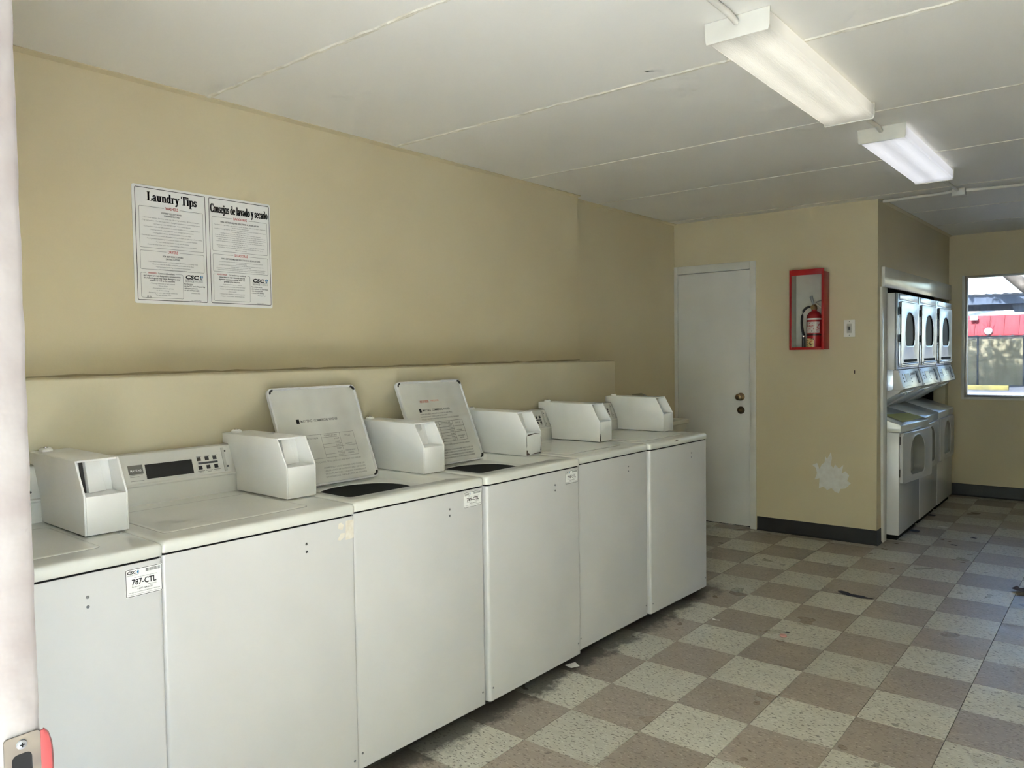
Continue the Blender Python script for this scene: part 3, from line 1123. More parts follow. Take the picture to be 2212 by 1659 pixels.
def top_open(w):
    """top with the lid well, the round-backed loading hole and the tub below"""
    m = MB()
    D = lambda pts: densify(pts, 6)
    L = lambda z, r, i: [(a, b, z) for a, b in D(rrect(-.640 + i, .004 - i, i, WW - i, r))]
    well = lambda i, z: [(a, b, z) for a, b in D(rrect(-.475 + i, -.075 - i, .050 + i, .524 - i, .022))]
    c = (-.285, .290)
    d_poly = []
    for k in range(48):
        a = 2 * PI * k / 48
        x, y = c[0] + .165 * math.cos(a), c[1] + .185 * math.sin(a)
        d_poly.append((min(x, -.150), y))
    ref = D(rrect(-.475, -.075, .050, .524, .022))
    hole = lambda s, z: [(c[0] + (p[0] - c[0]) * s, c[1] + (p[1] - c[1]) * s, z) for p in radial(ref, c, lambda a: ray_poly(d_poly, c, a))]
    m.loft([L(.9056, .014, .003), L(.9075, .016, 0), L(.9285, .016, 0), L(.9345, .016, .0018), L(.9380, .017, .0055), L(.9394, .020, .011), L(.9400, .024, .024),
            well(0, .9402), well(.003, .938), well(.014, .914), well(.020, .911), hole(1.06, .909), hole(1.01, .906), hole(.99, .898), hole(.985, .885)])
    top = m.build('top', 'enamel_top', w, angle=50)
    m = MB()
    circ = lambda r, z: [(c[0] + .01 + r * math.cos(2 * PI * k / 40), c[1] + r * math.sin(2 * PI * k / 40), z) for k in range(40)]
    m.loft([circ(.235, .884), circ(.205, .878), circ(.198, .82), circ(.215, .81)])
    m.build('tub_ring', 'tub_dark', top)
    m = MB()
    m.loft([circ(.262, .868), circ(.262, .60), circ(.22, .58)], False, True)
    tub = m.build('tub', 'tub_enamel', top)
    m = MB()
    m.lathe([(.17, .60), (.16, .64), (.06, .66), (.045, .74), (.035, .775), (0, .78)], (c[0] + .01, c[1], 0), 'z', 24)
    m.build('agitator', 'tub_enamel', tub)
    return top


LID_H = .408


def open_lid(w, worn):
    """lid standing open, underside to the room"""
    y0, y1 = .066, .486
    tilt = math.atan2(.157, .377)
    lid = MB()
    t_ = lambda h: (h - .0)
    sh = lambda i: rrect(0 + i, (y1 - y0) - i, 0 + i, LID_H - i, max(.022 - i, .004))
    P = lambda n: [(n, a, b) for a, b in sh(0)]
    lid.loft([[(-.016, a, b) for a, b in sh(.004)], [(-.013, a, b) for a, b in sh(0)], [(.0015, a, b) for a, b in sh(0)], [(.003, a, b) for a, b in sh(.0025)],
              [(.003, a, b) for a, b in sh(.006)], [(-.003, a, b) for a, b in sh(.009)]], True, True)
    o = lid.build('lid', ['enamel'], w, loc=(-.440, y0, .9245), rot=(0, -tilt, 0), angle=50)
    o['label'] = 'raised lid showing its printed underside'
    ins = MB()
    ins.loft([[(-.0029, a, b) for a, b in sh(.0092)], [(-.0014, a, b) for a, b in sh(.012)]], False, True)
    ins.build('underside', 'lid_inside', o)
    for yy, zz in ((.010, LID_H - .010), (y1 - y0 - .010, LID_H - .010), (y1 - y0 - .008, .012)):
        b = MB()
        s = 1 if yy < .2 else -1
        tq = 1 if zz > .2 else -1
        arc = []
        for k in range(7):
            a = math.radians(90 * k / 6)
            arc.append((yy + s * (.014 - .019 * math.cos(a)), zz + tq * (-.014 + .019 * math.sin(a))))
        arc2 = [(yy + s * (.014 - .012 * math.cos(math.radians(90 * k / 6))), zz + tq * (-.014 + .012 * math.sin(math.radians(90 * k / 6)))) for k in range(7)]
        b.prism(arc + arc2[::-1], 'x', -.0025, .0042)
        b.build('bumper', 'rubber_dark', o, smooth=False)
    p = Print((-.0014, 0, 0), (0, 1, 0), (0, 0, 1), .0005)
    W_ = y1 - y0
    ink = 0
    a0 = .095
    p.poly([(a0, .256), (a0 + .014, .256), (a0 + .014, .274), (a0, .274)], 0)
    p.text('MAYTAG', a0 + .020, .2595, .0105, .052, 1 if worn else 0, .01, 'L')
    p.text('COMMERCIAL WASHER', a0 + .082, .2595, .0105, .115, 1 if worn else 0, .01, 'L')
    if not worn:
        p.text('OUT OF ORDER', .115, .302, .011, .055, 2, .03, 'L')
        p.text('MACHINE', .185, .305, .009, .050, 2, .0, 'L')
        p.text('INSERT REQUIRED AMOUNT IN ACCEPTOR AND PRESS', a0, .243, .0062, .205, 0, 0, 'L')
        p.text('A PROGRAM KEY THEN CLOSE LID TO START', a0, .231, .0062, .170, 0, 0, 'L')
        p.text('CYCLES CAN BE CHANGED IN THE FIRST MINUTES OF WASH', a0, .219, .0062, .240, 0, 0, 'L')
    # table
    tx = [a0 + .006, a0 + .095, a0 + .185, a0 + .255]
    ty = [.205, .190, .176, .162, .148, .134, .120, .106]
    lw = .0012
    mi = 1 if worn else 0
    for k, y in enumerate(ty):
        if worn and k in (2, 5):
            continue
        p.rect(tx[0] if k in (0, 2, 7) else tx[1], tx[3] if k in (0, 2, 4, 7) else tx[2], y - lw / 2, y + lw / 2, mi)
    for k, x in enumerate(tx):
        if worn and k == 0:
            continue
        p.rect(x - lw / 2, x + lw / 2, ty[-1], ty[0], mi)
    p.text('SELECTION', (tx[0] + tx[1]) / 2, .187, .0075, .055, mi)
    p.text('TEMPERATURE', (tx[1] + tx[2]) / 2, .194, .0065, .062, mi)
    p.text('CYCLE', (tx[2] + tx[3]) / 2, .187, .0075, .032, mi)
    for k in range(6):
        p.text(('HOT', 'WARM', 'COLD', 'WARM', 'WARM', 'COLD')[k], tx[2] - .018, ty[k + 1] - .0115, .0065, .024, mi)
    p.text('NORMAL', tx[2] + .034, .152, .0065, .036, mi)
    p.text('PERMANENT', tx[2] + .034, .124, .006, .048, mi)
    p.text('PRESS', tx[2] + .034, .113, .006, .028, mi)
    lines = ['TO CANCEL CYCLE OPEN LID AND WAIT FOR DISPLAY', 'COMPLETELY LOAD WASHER AND CLOSE LID', 'UNDER LOADS OF MATERIALS WET OR SOILED',
             'WITH FLAMMABLE LIQUIDS CAN RESULT', 'DANGEROUS OR ELECTRICAL POWER']
    for k, s in enumerate(lines):
        p.text(s, a0 + .04 + (.03 if k else 0), .088 - .0125 * k - (.012 if k else 0), .0062, .20 if k else .22, mi if k % 2 or worn else 0, .0, 'L')
    p.build('lettering', ['ink_black', 'ink_faded', 'ink_orange'], o)
    return o


def machine_tag(cab, number, y0, y1, z0, z1):
    """printed machine number sticker on a washer front"""
    m = MB()
    pts = rrect(y0, y1, z0, z1, .004, 3)
    m.prism(pts, 'x', .0003, .0009)
    s = m.build('number_sticker', 'sticker_white', cab, smooth=False)
    s['label'] = 'white sticker numbered ' + number
    W_, H = y1 - y0, z1 - z0
    p = Print((.0009, y0, z0), (0, 1, 0), (0, 0, 1), .0003)
    o, i = rrect(.001, W_ - .001, .001, H - .001, .004, 3), rrect(.0024, W_ - .0024, .0024, H - .0024, .003, 3)
    n = len(o)
    for k in range(n):
        p.poly([o[k], o[(k + 1) % n], i[(k + 1) % n], i[k]], 0)
    p.text('CSC', W_ * .05, H * .82, H * .10, W_ * .24, 0, .04, 'L', .15)
    p.poly([(W_ * .31, H * .86), (W_ * .34, H * .80), (W_ * .37, H * .88), (W_ * .345, H * .95)], 1)
    p.poly([(W_ * .34, H * .80), (W_ * .345, H * .76), (W_ * .375, H * .86)], 0)
    p.text('SERVICEWORKS', W_ * .05, H * .755, H * .035, W_ * .30, 2, 0, 'L')
    x = W_ * .55
    while x < W_ * .94:
        b = random.choice((.006, .010, .014)) * W_
        p.rect(x, x + b, H * .82, H * .93, 0)
        x += b + random.choice((.006, .010)) * W_
    p.text('Please use this number when reporting service', W_ * .55, H * .67, H * .03, W_ * .62, 0)
    p.text(number, W_ * .50, H * .42, H * .20, W_ * .66, 0, .02)
    p.text('Por Servicio', W_ * .28, H * .33, H * .045, W_ * .22, 0)
    p.text('Para Servicio', W_ * .72, H * .33, H * .045, W_ * .22, 0)
    p.text('1-877-264-6622', W_ * .52, H * .23, H * .06, W_ * .40, 0, .01)
    p.text('Visit our website WWW.CSCSERVICEWORKS.COM', W_ * .5, H * .14, H * .035, W_ * .84, 0, .01)
    p.text('This machine is the property of the service company, tampering is a crime', W_ * .5, H * .07, H * .03, W_ * .88, 0)
    p.build('lettering', ['ink_black', 'ink_blue', 'ink_grey'], s)


def flake(parent, name, pts, frame, mats='chipped_metal', lift=.0006):
    p = Print(*frame, lift)
    p.poly(pts)
    return p.build(name, [mats], parent)


FRONT = lambda y, z, x=.0: ((x, y, z), (0, 1, 0), (0, 0, 1))
WASH = [  # front x, near side y, state, label
    (-.274, -1.850, -1.8, 'closed', 'white coin washer cut by the door frame, numbered 787-CTL, lid shut'),
    (-.275, -1.2035, -1.8, 'closed', 'white coin washer with black display and a peeled sticker mark on its front'),
    (-.275, -.5555, -1.6, 'open', 'white coin washer with raised lid, numbered 789-CTL'),
    (-.252, .100, -.8, 'open', 'white coin washer with raised lid, numbered 790-CTL'),
    (-.268, .754, -1.2, 'closed', 'second farthest white coin washer, lid shut, rust chip on its coin box corner'),
    (-.242, 1.402, -2.0, 'closed', 'farthest white coin washer in the row, nearest the closed door'),
]
GRP = 'coin washers along the wall'
closed_proto = None
open_proto = None
washers = []
for xf, y0, yaw, state, label in WASH:
    if state == 'closed':
        if closed_proto is None:
            w = closed_proto = empty('washing_machine', (0, 0, 0))
            washer_body(w)
            top_closed(w)
        else:
            w = copy_tree(closed_proto)
    else:
        if open_proto is None:
            w = open_proto = empty('washing_machine', (0, 0, 0))
            washer_body(w)
            top_open(w)
        else:
            w = copy_tree(open_proto)
    washers.append(w)
for w, (xf, y0, yaw, state, label) in zip(washers, WASH):
    w.location = (xf, y0, 0)
    w.rotation_euler[2] = math.radians(yaw)
    tag(w, label, 'washing machine', GRP)
part = lambda w, n: [c for c in w.children if c.name.split('.')[0] == n][0]
open_lid(washers[2], True)
open_lid(washers[3], False)
machine_tag(part(washers[0], 'cabinet'), '787-CTL', .545, .640, .815, .888)
machine_tag(part(washers[2], 'cabinet'), '789-CTL', .530, .632, .832, .893)
machine_tag(part(washers[3], 'cabinet'), '790-CTL', .530, .630, .832, .892)
# leftover of a peeled sticker on the second washer
c2 = part(washers[1], 'cabinet')
o = flake(c2, 'sticker_residue', [(.604, .826), (.637, .828), (.638, .888), (.606, .888)], FRONT(0, 0, .0), 'sticker_residue')
o['label'] = 'beige residue of a peeled sticker'
flake(c2, 'sticker_residue', [(.575, .868), (.592, .862), (.598, .876), (.588, .886), (.578, .884)], FRONT(0, 0, .0), 'sticker_residue')
flake(c2, 'sticker_residue', [(.572, .832), (.583, .828), (.600, .838), (.602, .850), (.586, .852)], FRONT(0, 0, .0), 'sticker_residue')
# chipped paint on two coin boxes
b5 = part(washers[4], 'coin_box')
flake(b5, 'paint_chip', [(.5375, .945), (.551, .945), (.548, .958), (.546, .972), (.543, .984), (.5395, .988), (.5385, .965)], FRONT(0, 0, -HB + .0004))
b4 = part(washers[3], 'coin_box')
for pts in ([(.538, .946), (.563, .946), (.559, .953), (.551, .956), (.548, .966), (.542, .972), (.538, .968)],
            [(.568, .947), (.643, .947), (.649, .958), (.644, .953), (.603, .951)],
            [(.643, .96), (.650, .96), (.651, 1.02), (.646, 1.03), (.647, .99)],
            [(.543, 1.036), (.603, 1.042), (.643, 1.040), (.603, 1.046), (.548, 1.043)],
            [(.5385, .98), (.542, .99), (.541, 1.03), (.5385, 1.04)]):
    flake(b4, 'paint_chip', pts, FRONT(0, 0, -HB + .0004))
t6 = part(washers[5], 'top')
flake(t6, 'paint_chip', [(.255, .926), (.285, .9255), (.300, .929), (.280, .9315), (.262, .930)], FRONT(0, 0, .0036))


# ------------------------------------------------------------------ stacked dryers
DW = .684
DXF = .388


def arch(y0, y1, z0, z1, rb, ogive=1.0, n=28, spring=.55):
    """window outline: rounded foot, straight sides, pointed-round head; counter-clockwise"""
    cy = (y0 + y1) / 2
    h = (y1 - y0) / 2
    zs = z0 + (z1 - z0) * spring
    pts = []
    for k in range(n + 1):
        a = PI * k / n
        c, s = math.cos(a), math.sin(a)
        pts.append((cy + h * (abs(c) ** ogive) * (1 if c >= 0 else -1), zs + (z1 - zs) * s))
    for k in range(1, 5):
        a = math.radians(180 + 90 * k / 4)
        pts.append((y0 + rb + rb * math.cos(a), z0 + rb + rb * math.sin(a)))
    for k in range(0, 5):
        a = math.radians(270 + 90 * k / 4)
        pts.append((y1 - rb + rb * math.cos(a), z0 + rb + rb * math.sin(a)))
    return pts


def plate_with_hole(m, outer, hole, x_back, x_front, x_deep, edge=.004):
    """door panel: outer outline to window outline, with a rim and a window tunnel going back"""
    c = (sum(p[0] for p in hole) / len(hole), sum(p[1] for p in hole) / len(hole))
    N = 64
    dirs = [2 * PI * (k + .5) / N for k in range(N)]
    O = [ray_poly(outer, c, a) for a in dirs]
    H = [ray_poly(hole, c, a) for a in dirs]
    lerp = lambda P, Q, t: [(p[0] + (q[0] - p[0]) * t, p[1] + (q[1] - p[1]) * t) for p, q in zip(P, Q)]
    at = lambda L, x: [(x, a, b) for a, b in L]
    O1 = [(c[0] + (p[0] - c[0]) * (1 - edge / max(.05, math.hypot(p[0] - c[0], p[1] - c[1]))), c[1] + (p[1] - c[1]) * (1 - edge / max(.05, math.hypot(p[0] - c[0], p[1] - c[1])))) for p in O]
    G = lambda t: [(c[0] + (p[0] - c[0]) * t, c[1] + (p[1] - c[1]) * t) for p in H]
    m.loft([at(O, x_back), at(O, x_front - edge), at(O1, x_front), at(G(1.10), x_front), at(G(1.05), x_front + .003), at(G(1.0), x_front)])
    m.loft([at(G(1.0), x_front), at(G(.97), x_deep)], mi=1)
    return at(G(.971), x_deep)


def make_dryer():
    d = empty('stacked_dryer', (0, 0, 0))
    g = .002
    # lower drum unit with sloping top
    m = MB()
    m.prism([(.012, .042), (.012, .800), (-.62, .800), (-.62, .042)], 'y', g, DW - g)
    low = m.build('lower_cabinet', 'enamel', d, bevel=.004)
    m = MB()
    m.box(-.55, -.01, .04, DW - .04, .0006, .0418)
    m.build('plinth', 'gap_dark', low, smooth=False)
    m = MB()
    m.prism([(.022, .8015), (.022, .852), (.014, .860), (-.30, .962), (-.62, .962), (-.62, .8015)], 'y', g, DW - g)
    m.build('sloping_top', 'enamel_top', d, bevel=.003)
    # lower door with arched window
    dr = empty('lower_door', (0, 0, 0))
    dr.parent = d
    dr.location = (.0125, .022, 0)
    m = MB()
    H = arch(.16, .46, .470, .760, .05, .9, spring=.55)
    deep = plate_with_hole(m, rrect(0, DW - .05, .440 - .02, .795, .02), H, .0005, .020, -.075)
    m.build('door_panel', ['enamel', 'tunnel_grey'], dr, angle=40)
    m = MB()
    m.add(deep, [tuple(range(len(deep)))])
    m.build('door_glass', 'dark_glass', dr, smooth=False)
    for hz in (.50, .74):
        MB().box(-.006, .004, -.012, -.001, hz - .03, hz + .03).build('hinge', 'gap_dark', dr, bevel=.002)
    # upper drum unit faced in stainless steel
    m = MB()
    m.box(-.62, -.022, g, DW - g, 1.258, 1.822)
    up = m.build('upper_cabinet', 'enamel', d, bevel=.003)
    m = MB()
    m.box(-.0215, -.004, g, DW - g, 1.2585, 1.8215)
    m.build('front_frame', 'steel_brushed', d, bevel=.004, seg=3)
    m = MB()
    m.box(-.0038, .0012, .055, DW - .045, 1.775, 1.815)
    m.build('name_strip', 'steel_brushed', d, bevel=.0015)
    m = MB()
    H = arch(.185, .475, 1.432, 1.682, .045, .85, spring=.45)
    outer = rrect(.045, DW - .045, 1.275, 1.762, .02)
    deep = plate_with_hole(m, outer, H, -.0035, .012, .004, .006)
    ud = m.build('upper_door', ['steel_brushed', 'gap_dark'], d, angle=40)
    m = MB()
    m.add([(x + .0012, a, b) for x, a, b in deep], [tuple(range(len(deep)))])
    m.build('door_glass', 'dark_glass', ud, smooth=False)
    m = MB()
    m.box(.0122, .0145, .14, DW - .12, 1.312, 1.332)
    m.build('pull_recess', 'gap_dark', ud, smooth=False)
    m = MB()
    m.prism([(.0122, 1.288), (.024, 1.292), (.024, 1.300), (.0122, 1.308)], 'y', .10, DW - .09)
    m.build('door_pull', 'steel_brushed', ud, bevel=.0015)
    for hz in (1.49, 1.69):
        MB().box(.001, .010, .030, .040, hz - .028, hz + .028).build('hinge', 'gap_dark', up, bevel=.002)
    # control panel, white, leaning out at the foot
    m = MB()
    m.prism([(.0, 1.256), (.040, 1.120), (.030, 1.112), (-.03, 1.112), (-.03, 1.256)], 'y', .004, DW - .004)
    cp = m.build('control_panel', 'enamel', d, bevel=.002)
    up_dir = Vector((-.040, 0, .136)).normalized()
    def onp(m_, a0, a1, b0, b1, h):
        nrm = Vector((up_dir.z, 0, -up_dir.x))
        o0 = Vector((.040, 0, 1.120))
        f = lambda a, b, k: tuple(o0 + Vector((0, a, 0)) + up_dir * b + nrm * k)
        m_.hexa([f(a0, b0, 0), f(a1, b0, 0), f(a1, b1, 0), f(a0, b1, 0)], [f(a0, b0, h), f(a1, b0, h), f(a1, b1, h), f(a0, b1, h)])
    for nm, mt, a0, a1, b0, b1, h in (('screen', 'screen_dark', .16, .30, .050, .112, .002), ('coin_slot', 'rubber_dark', .545, .605, .026, .122, .0025),
                                      ('price_strip', 'ink_faded', .36, .50, .096, .112, .0008), ('instruction_strip', 'plate_grey', .10, .30, .016, .019, .0008)):
        m = MB()
        onp(m, a0, a1, b0, b1, h)
        m.build(nm, mt, cp, smooth=False)
    for k in range(3):
        m = MB()
        onp(m, .085, .110, .048 + k * .026, .058 + k * .026, .002)
        m.build('button', 'button_dark', cp, smooth=False)
        m = MB()
        onp(m, .335, .350, .040 + k * .026, .047 + k * .026, .0015)
        m.build('button', 'button_dark', cp, smooth=False)
    for a, b in ((.02, .010), (DW - .03, .010), (.02, .130), (DW - .03, .130)):
        m = MB()
        onp(m, a, a + .012, b - .004, b + .004, .002)
        m.build('screw', 'gap_dark', cp, smooth=False)
    # slanting coin vault between the two units
    m = MB()
    m.prism([(-.031, 1.111), (-.10, 1.10), (-.33, .963), (-.62, .963), (-.62, 1.257), (-.031, 1.257)], 'y', .004, DW - .004)
    m.build('vault_back', 'steel_brushed', d, bevel=.002)
    m = MB()
    m.prism([(.022, 1.1115), (.005, 1.090), (-.235, .942), (-.30, .964), (-.10, 1.101), (-.031, 1.1115)], 'y', .006, .50)
    v = m.build('coin_vault', 'enamel', d, bevel=.003)
    sl = Vector((-.240, 0, -.148)).normalized()
    nv = Vector((.148, 0, -.240)).normalized()
    p0 = Vector((.005, 0, 1.090))
    for a in (.40,):
        c = p0 + sl * .045 + Vector((0, a, 0))
        m = MB()
        m.lathe([(0, 0), (.016, 0), (.015, .006), (.008, .008), (0, .008)], (0, 0, 0), 'z', 16)
        o = m.build('lock', 'chrome', v)
        o.location = c
        o.rotation_euler = (-nv).to_track_quat('-Z', 'Y').to_euler()
    m = MB()
    q = lambda a, t, k: tuple(p0 + sl * t + Vector((0, a, 0)) - nv * (-k))
    m.hexa([q(.04, .006, -.001), q(.46, .006, -.001), q(.46, .012, -.001), q(.04, .012, -.001)], [q(.04, .006, .003), q(.46, .006, .003), q(.46, .012, .003), q(.04, .012, .003)])
    m.build('vault_lip', 'chrome', v, smooth=False)
    return d


dry0 = make_dryer()
dryers = [dry0, copy_tree(dry0), copy_tree(dry0)]
DL = ['stacked dryer nearest the red extinguisher wall, lower door ajar',
      'middle stacked dryer between the two other stacks',
      'stacked dryer nearest the window, both doors shut']
for k, d in enumerate(dryers):
    d.location = (DXF + .006 * k * .5, 3.958 + k * .686, 0)
    tag(d, DL[k], 'dryer', 'stacked coin dryers in the alcove')
ajar = [c for c in dryers[0].children if c.name.startswith('lower_door')][0]
ajar.rotation_euler = (0, 0, -math.radians(7))
cap0 = [c for c in dryers[0].children if c.name.startswith('sloping_top')][0]
cap0.data = cap0.data.copy()
for v in cap0.data.vertices:          # this cap has sprung open along its right side
    if v.co.x > -.05:
        v.co.x += .058 * v.co.y / DW
        v.co.z -= .004 * v.co.y / DW
for c in ajar.children:
    if c.name.startswith('door_glass'):
        c.data = c.data.copy()
        c.data.materials[0] = MATS['drum_brown']
# thin pale yellow layer over the near dryer's sloping top
base_mat('pale_yellow', srgb(206, 206, 130), 0.25)
def on_cap(u, y, h):
    uf = .014 + .058 * y / DW
    return (u, y, .962 - (u + .30) * .102 / (uf + .30) + h)
m = MB()
q4 = [(.006, .12), (.050, .64), (-.06, .62), (-.13, .20)]
m.hexa([on_cap(u, y, .0045) for u, y in q4], [on_cap(u, y, .0060) for u, y in q4])
m.v = [(x + .03, y - .38, z - .90) for x, y, z in m.v]
o = m.build('yellow_layer', 'pale_yellow', None, loc=(DXF - .03, 3.958 + .38, .90), smooth=False)
tag(o, 'thin pale yellow layer on the sloping top of the near dryer', 'paper')


# ------------------------------------------------------------------ ceiling lights and conduit
def fixture(xc, y0, label, col, strength, warm_end, mname):
    lens_mat(mname, col, strength, warm_end)
    f = empty('ceiling_light', (xc, y0, CZ))
    L = 1.224
    hw = .107
    m = MB()
    m.box(-.055, .055, .006, L - .006, -.035, -.0005)
    m.build('channel', 'fixture_white', f, bevel=.002)
    m = MB()
    hgt = .066
    prof = [(-hw + .004, -.012), (-hw + .004, -hgt + .010), (-hw + .010, -hgt + .002), (-hw + .02, -hgt), (hw - .02, -hgt), (hw - .010, -hgt + .002), (hw - .004, -hgt + .010), (hw - .004, -.012)]
    inner = [(x * .97, z * .97 + .001) for x, z in prof][::-1]
    m.prism(prof + inner, 'y', .007, L - .007)
    m.build('lens', mname, f, angle=30)
    for ye in (0, L - .006):
        m = MB()
        e = [(-hw, -.001), (-hw + .002, -.058), (-hw + .006, -.070), (hw - .006, -.070), (hw - .002, -.058), (hw, -.001)]
        m.prism(e, 'y', ye, ye + .006)
        m.build('end_plate', 'fixture_white', f, bevel=.0012)
    return tag(f, label, 'ceiling light', 'wraparound ceiling lights')


fixture(.748, .176, 'nearer ceiling light with a warm glowing ribbed lens', (1.0, .96, .82, 1), .022, .30, 'lens_warm')
fixture(.782, 1.808, 'farther ceiling light with a cool white glowing lens', (.90, .92, 1.0, 1), .026, .55, 'lens_cool')


def conduit(pts, label, r=.0105):
    m = MB()
    m.tube(pts, r, 12)
    c = Vector(pts[0])
    m.v = [tuple(Vector(v) - c) for v in m.v]
    o = m.build('conduit_pipe', 'conduit_paint', None, loc=c, angle=50)
    return tag(o, label, 'pipe', 'painted conduit on the ceiling')


zc = CZ - .0125
conduit([(.742, YE + .002, zc), (.744, -.8, zc), (.746, .12, zc), (.748, .160, CZ - .020), (.748, .1745, CZ - .022)], 'painted conduit running from the entrance to the nearer light')
conduit([(.768, 1.4035, CZ - .022), (.768, 1.43, CZ - .020), (.772, 1.60, zc), (.778, 1.76, zc), (.780, 1.79, CZ - .020), (.780, 1.806, CZ - .022)], 'short painted conduit between the two ceiling lights')
conduit([(.780, 3.036, CZ - .022), (.780, 3.07, CZ - .018), (.786, 3.3, zc), (.798, 3.712, zc)], 'painted conduit from the farther light to the junction box')
conduit([(.764, 3.752, zc), (.66, 3.762, CZ - .016), (.50, 3.785, CZ - .0125), (.322, 3.795, CZ - .014)], 'painted conduit from the junction box to the dryer wall corner')
conduit([(.842, 3.752, zc), (.92, 3.765, CZ - .016), (1.2, 3.82, zc), (1.9, 3.86, zc), (2.748, 3.87, zc)], 'painted conduit from the junction box toward the side windows')
jb = empty('junction_box', (.803, 3.752, CZ))
m = MB()
m.box(-.038, .038, -.036, .036, -.045, -.0005)
m.build('box_body', 'conduit_paint', jb, bevel=.003)
m = MB()
m.box(-.041, .041, -.039, .039, -.048, -.0452)
m.build('cover_plate', 'conduit_paint', jb, bevel=.001)
tag(jb, 'painted metal junction box where the ceiling conduits meet', 'junction box')


# ------------------------------------------------------------------ the laundry tips board
SY0, SY1, SZ0, SZ1 = -.803, -.205, 1.6355, 2.0845
sg = empty('wall_sign', (-1.209, (SY0 + SY1) / 2, (SZ0 + SZ1) / 2))
tag(sg, 'white two panel laundry tips board in English and Spanish', 'sign')
m = MB()
cy_, cz_ = (SY0 + SY1) / 2, (SZ0 + SZ1) / 2
SW, SH = SY1 - SY0, SZ1 - SZ0
m.prism(rrect(-SW / 2, SW / 2, -SH / 2, SH / 2, .008, 4), 'x', 0, .0025)
board = m.build('board', 'sign_white', sg, smooth=False)
# frame for print: s from the left edge, t up from the bottom edge
pr = Print((.0025, -SW / 2, -SH / 2), (0, 1, 0), (0, 0, 1), .0006)


def frame_line(a0, a1, b0, b1, r, w, mi):
    o, i = rrect(a0, a1, b0, b1, r, 4), rrect(a0 + w, a1 - w, b0 + w, b1 - w, max(r - w, .001), 4)
    n = len(o)
    for k in range(n):
        pr.poly([o[k], o[(k + 1) % n], i[(k + 1) % n], i[k]], mi)


BK, GR, RD, BL, VI, WH = 0, 1, 2, 3, 4, 5


def boxed(a0, a1, b0, b1, title, th, tw, tx=None):
    """thin grey frame whose top line is broken by a red title"""
    frame_line(a0, a1, b0, b1, .005, .0011, GR)
    c = (a0 + a1) / 2 if tx is None else tx
    pr.o += pr.n * .4
    pr.rect(c - tw / 2 - .006, c + tw / 2 + .006, b1 - .004, b1 + .003, WH)
    pr.o += pr.n * .4
    pr.text(title, c, b1 - th * .5, th, tw, RD, .015)
    pr.o -= pr.n * .8


def lines(c, top, step, rows, h=.0046, mi=GR, bold=0):
    y = top
    for s, wd in rows:
        if s:
            pr.text(s, c, y, h, wd, mi, bold)
        y -= step


# English panel
frame_line(.010, .295, .012, SH - .009, .006, .0022, BK)
pr.serif('Laundry Tips', .157, .392, .034, .200, BK)
boxed(.024, .283, .213, .370, 'WASHERS', .0105, .052)
pr.text('FOR BEST RESULTS WHEN', .153, .3475, .0062, .082, BK, .02)
pr.text('WASHING CLOTHES', .153, .3375, .0062, .063, BK, .02)
lines(.153, .326, .01125, [
    ('- Front load washers - For best results use 1/4 cup high efficiency  HE  liquid detergent', .228),
    ('- Top load washers - For best results follow detergent manufacturers recommended amount', .238),
    ('- Sort items by color and fabric type - Keep whites separate', .152),
    ('- Turn pockets inside out before washing to ensure valuables are not accidently washed', .226),
    ('- Pre-treat stains & soiled areas with liquid detergent or a pre-spotter', .178),
    ('- Pouring fabric softener directly on clothes may cause stains', .156),
    ('- Check water temperature to ensure the setting matches the fabric or color type of your clothes', .250),
    ('- Read garments laundering instructions to ensure items are machine washable', .206),
    ('- For best results load clothes loosely into the washer', .136),
    ('- Leave the lid or door open when done washing to help preserve the washer', .200)])
boxed(.024, .283, .130, .202, 'DRYERS', .0105, .041)
pr.text('FOR BEST RESULTS WHEN', .153, .1810, .0062, .082, BK, .02)
pr.text('DRYING CLOTHES', .153, .1710, .0062, .057, BK, .02)
lines(.153, .1595, .0098, [('- Load clothes loosely into the machine to ensure all clothes are properly dried', .203),
                          ('- Check and clean the lint filter to help the performance of the dryer', .172),
                          ('- Read garments laundering instructions to ensure items', .142),
                          ('are suitable for drying in a commercial dryer', .112)])
frame_line(.024, .192, .022, .118, .005, .0011, GR)
pr.o += pr.n * .4
pr.rect(.045, .160, .1135, .121, WH)
pr.o += pr.n * .4
pr.text('WARNING:', .069, .1140, .0066, .033, RD, .02)
pr.text('Commercial washers', .124, .1140, .0066, .066, BK, .02)
pr.o -= pr.n * .8
lines(.108, .1040, .0092, [('and dryers are not designed to accommodate', .147), ('the following and may cause damage to your', .145), ('clothes as well as the machine:', .100)], .0064, BK, .02)
lines(.108, .0755, .0088, [('- Washing rubberized or foam material', .098), ('- The use of dyes', .040), ('- Attempting to clean tar, grease', .086), ('or oil from clothing', .050), ('- Attempting to wash rugs or large comforters', .118), ('- The use of foreign coins', .064)])
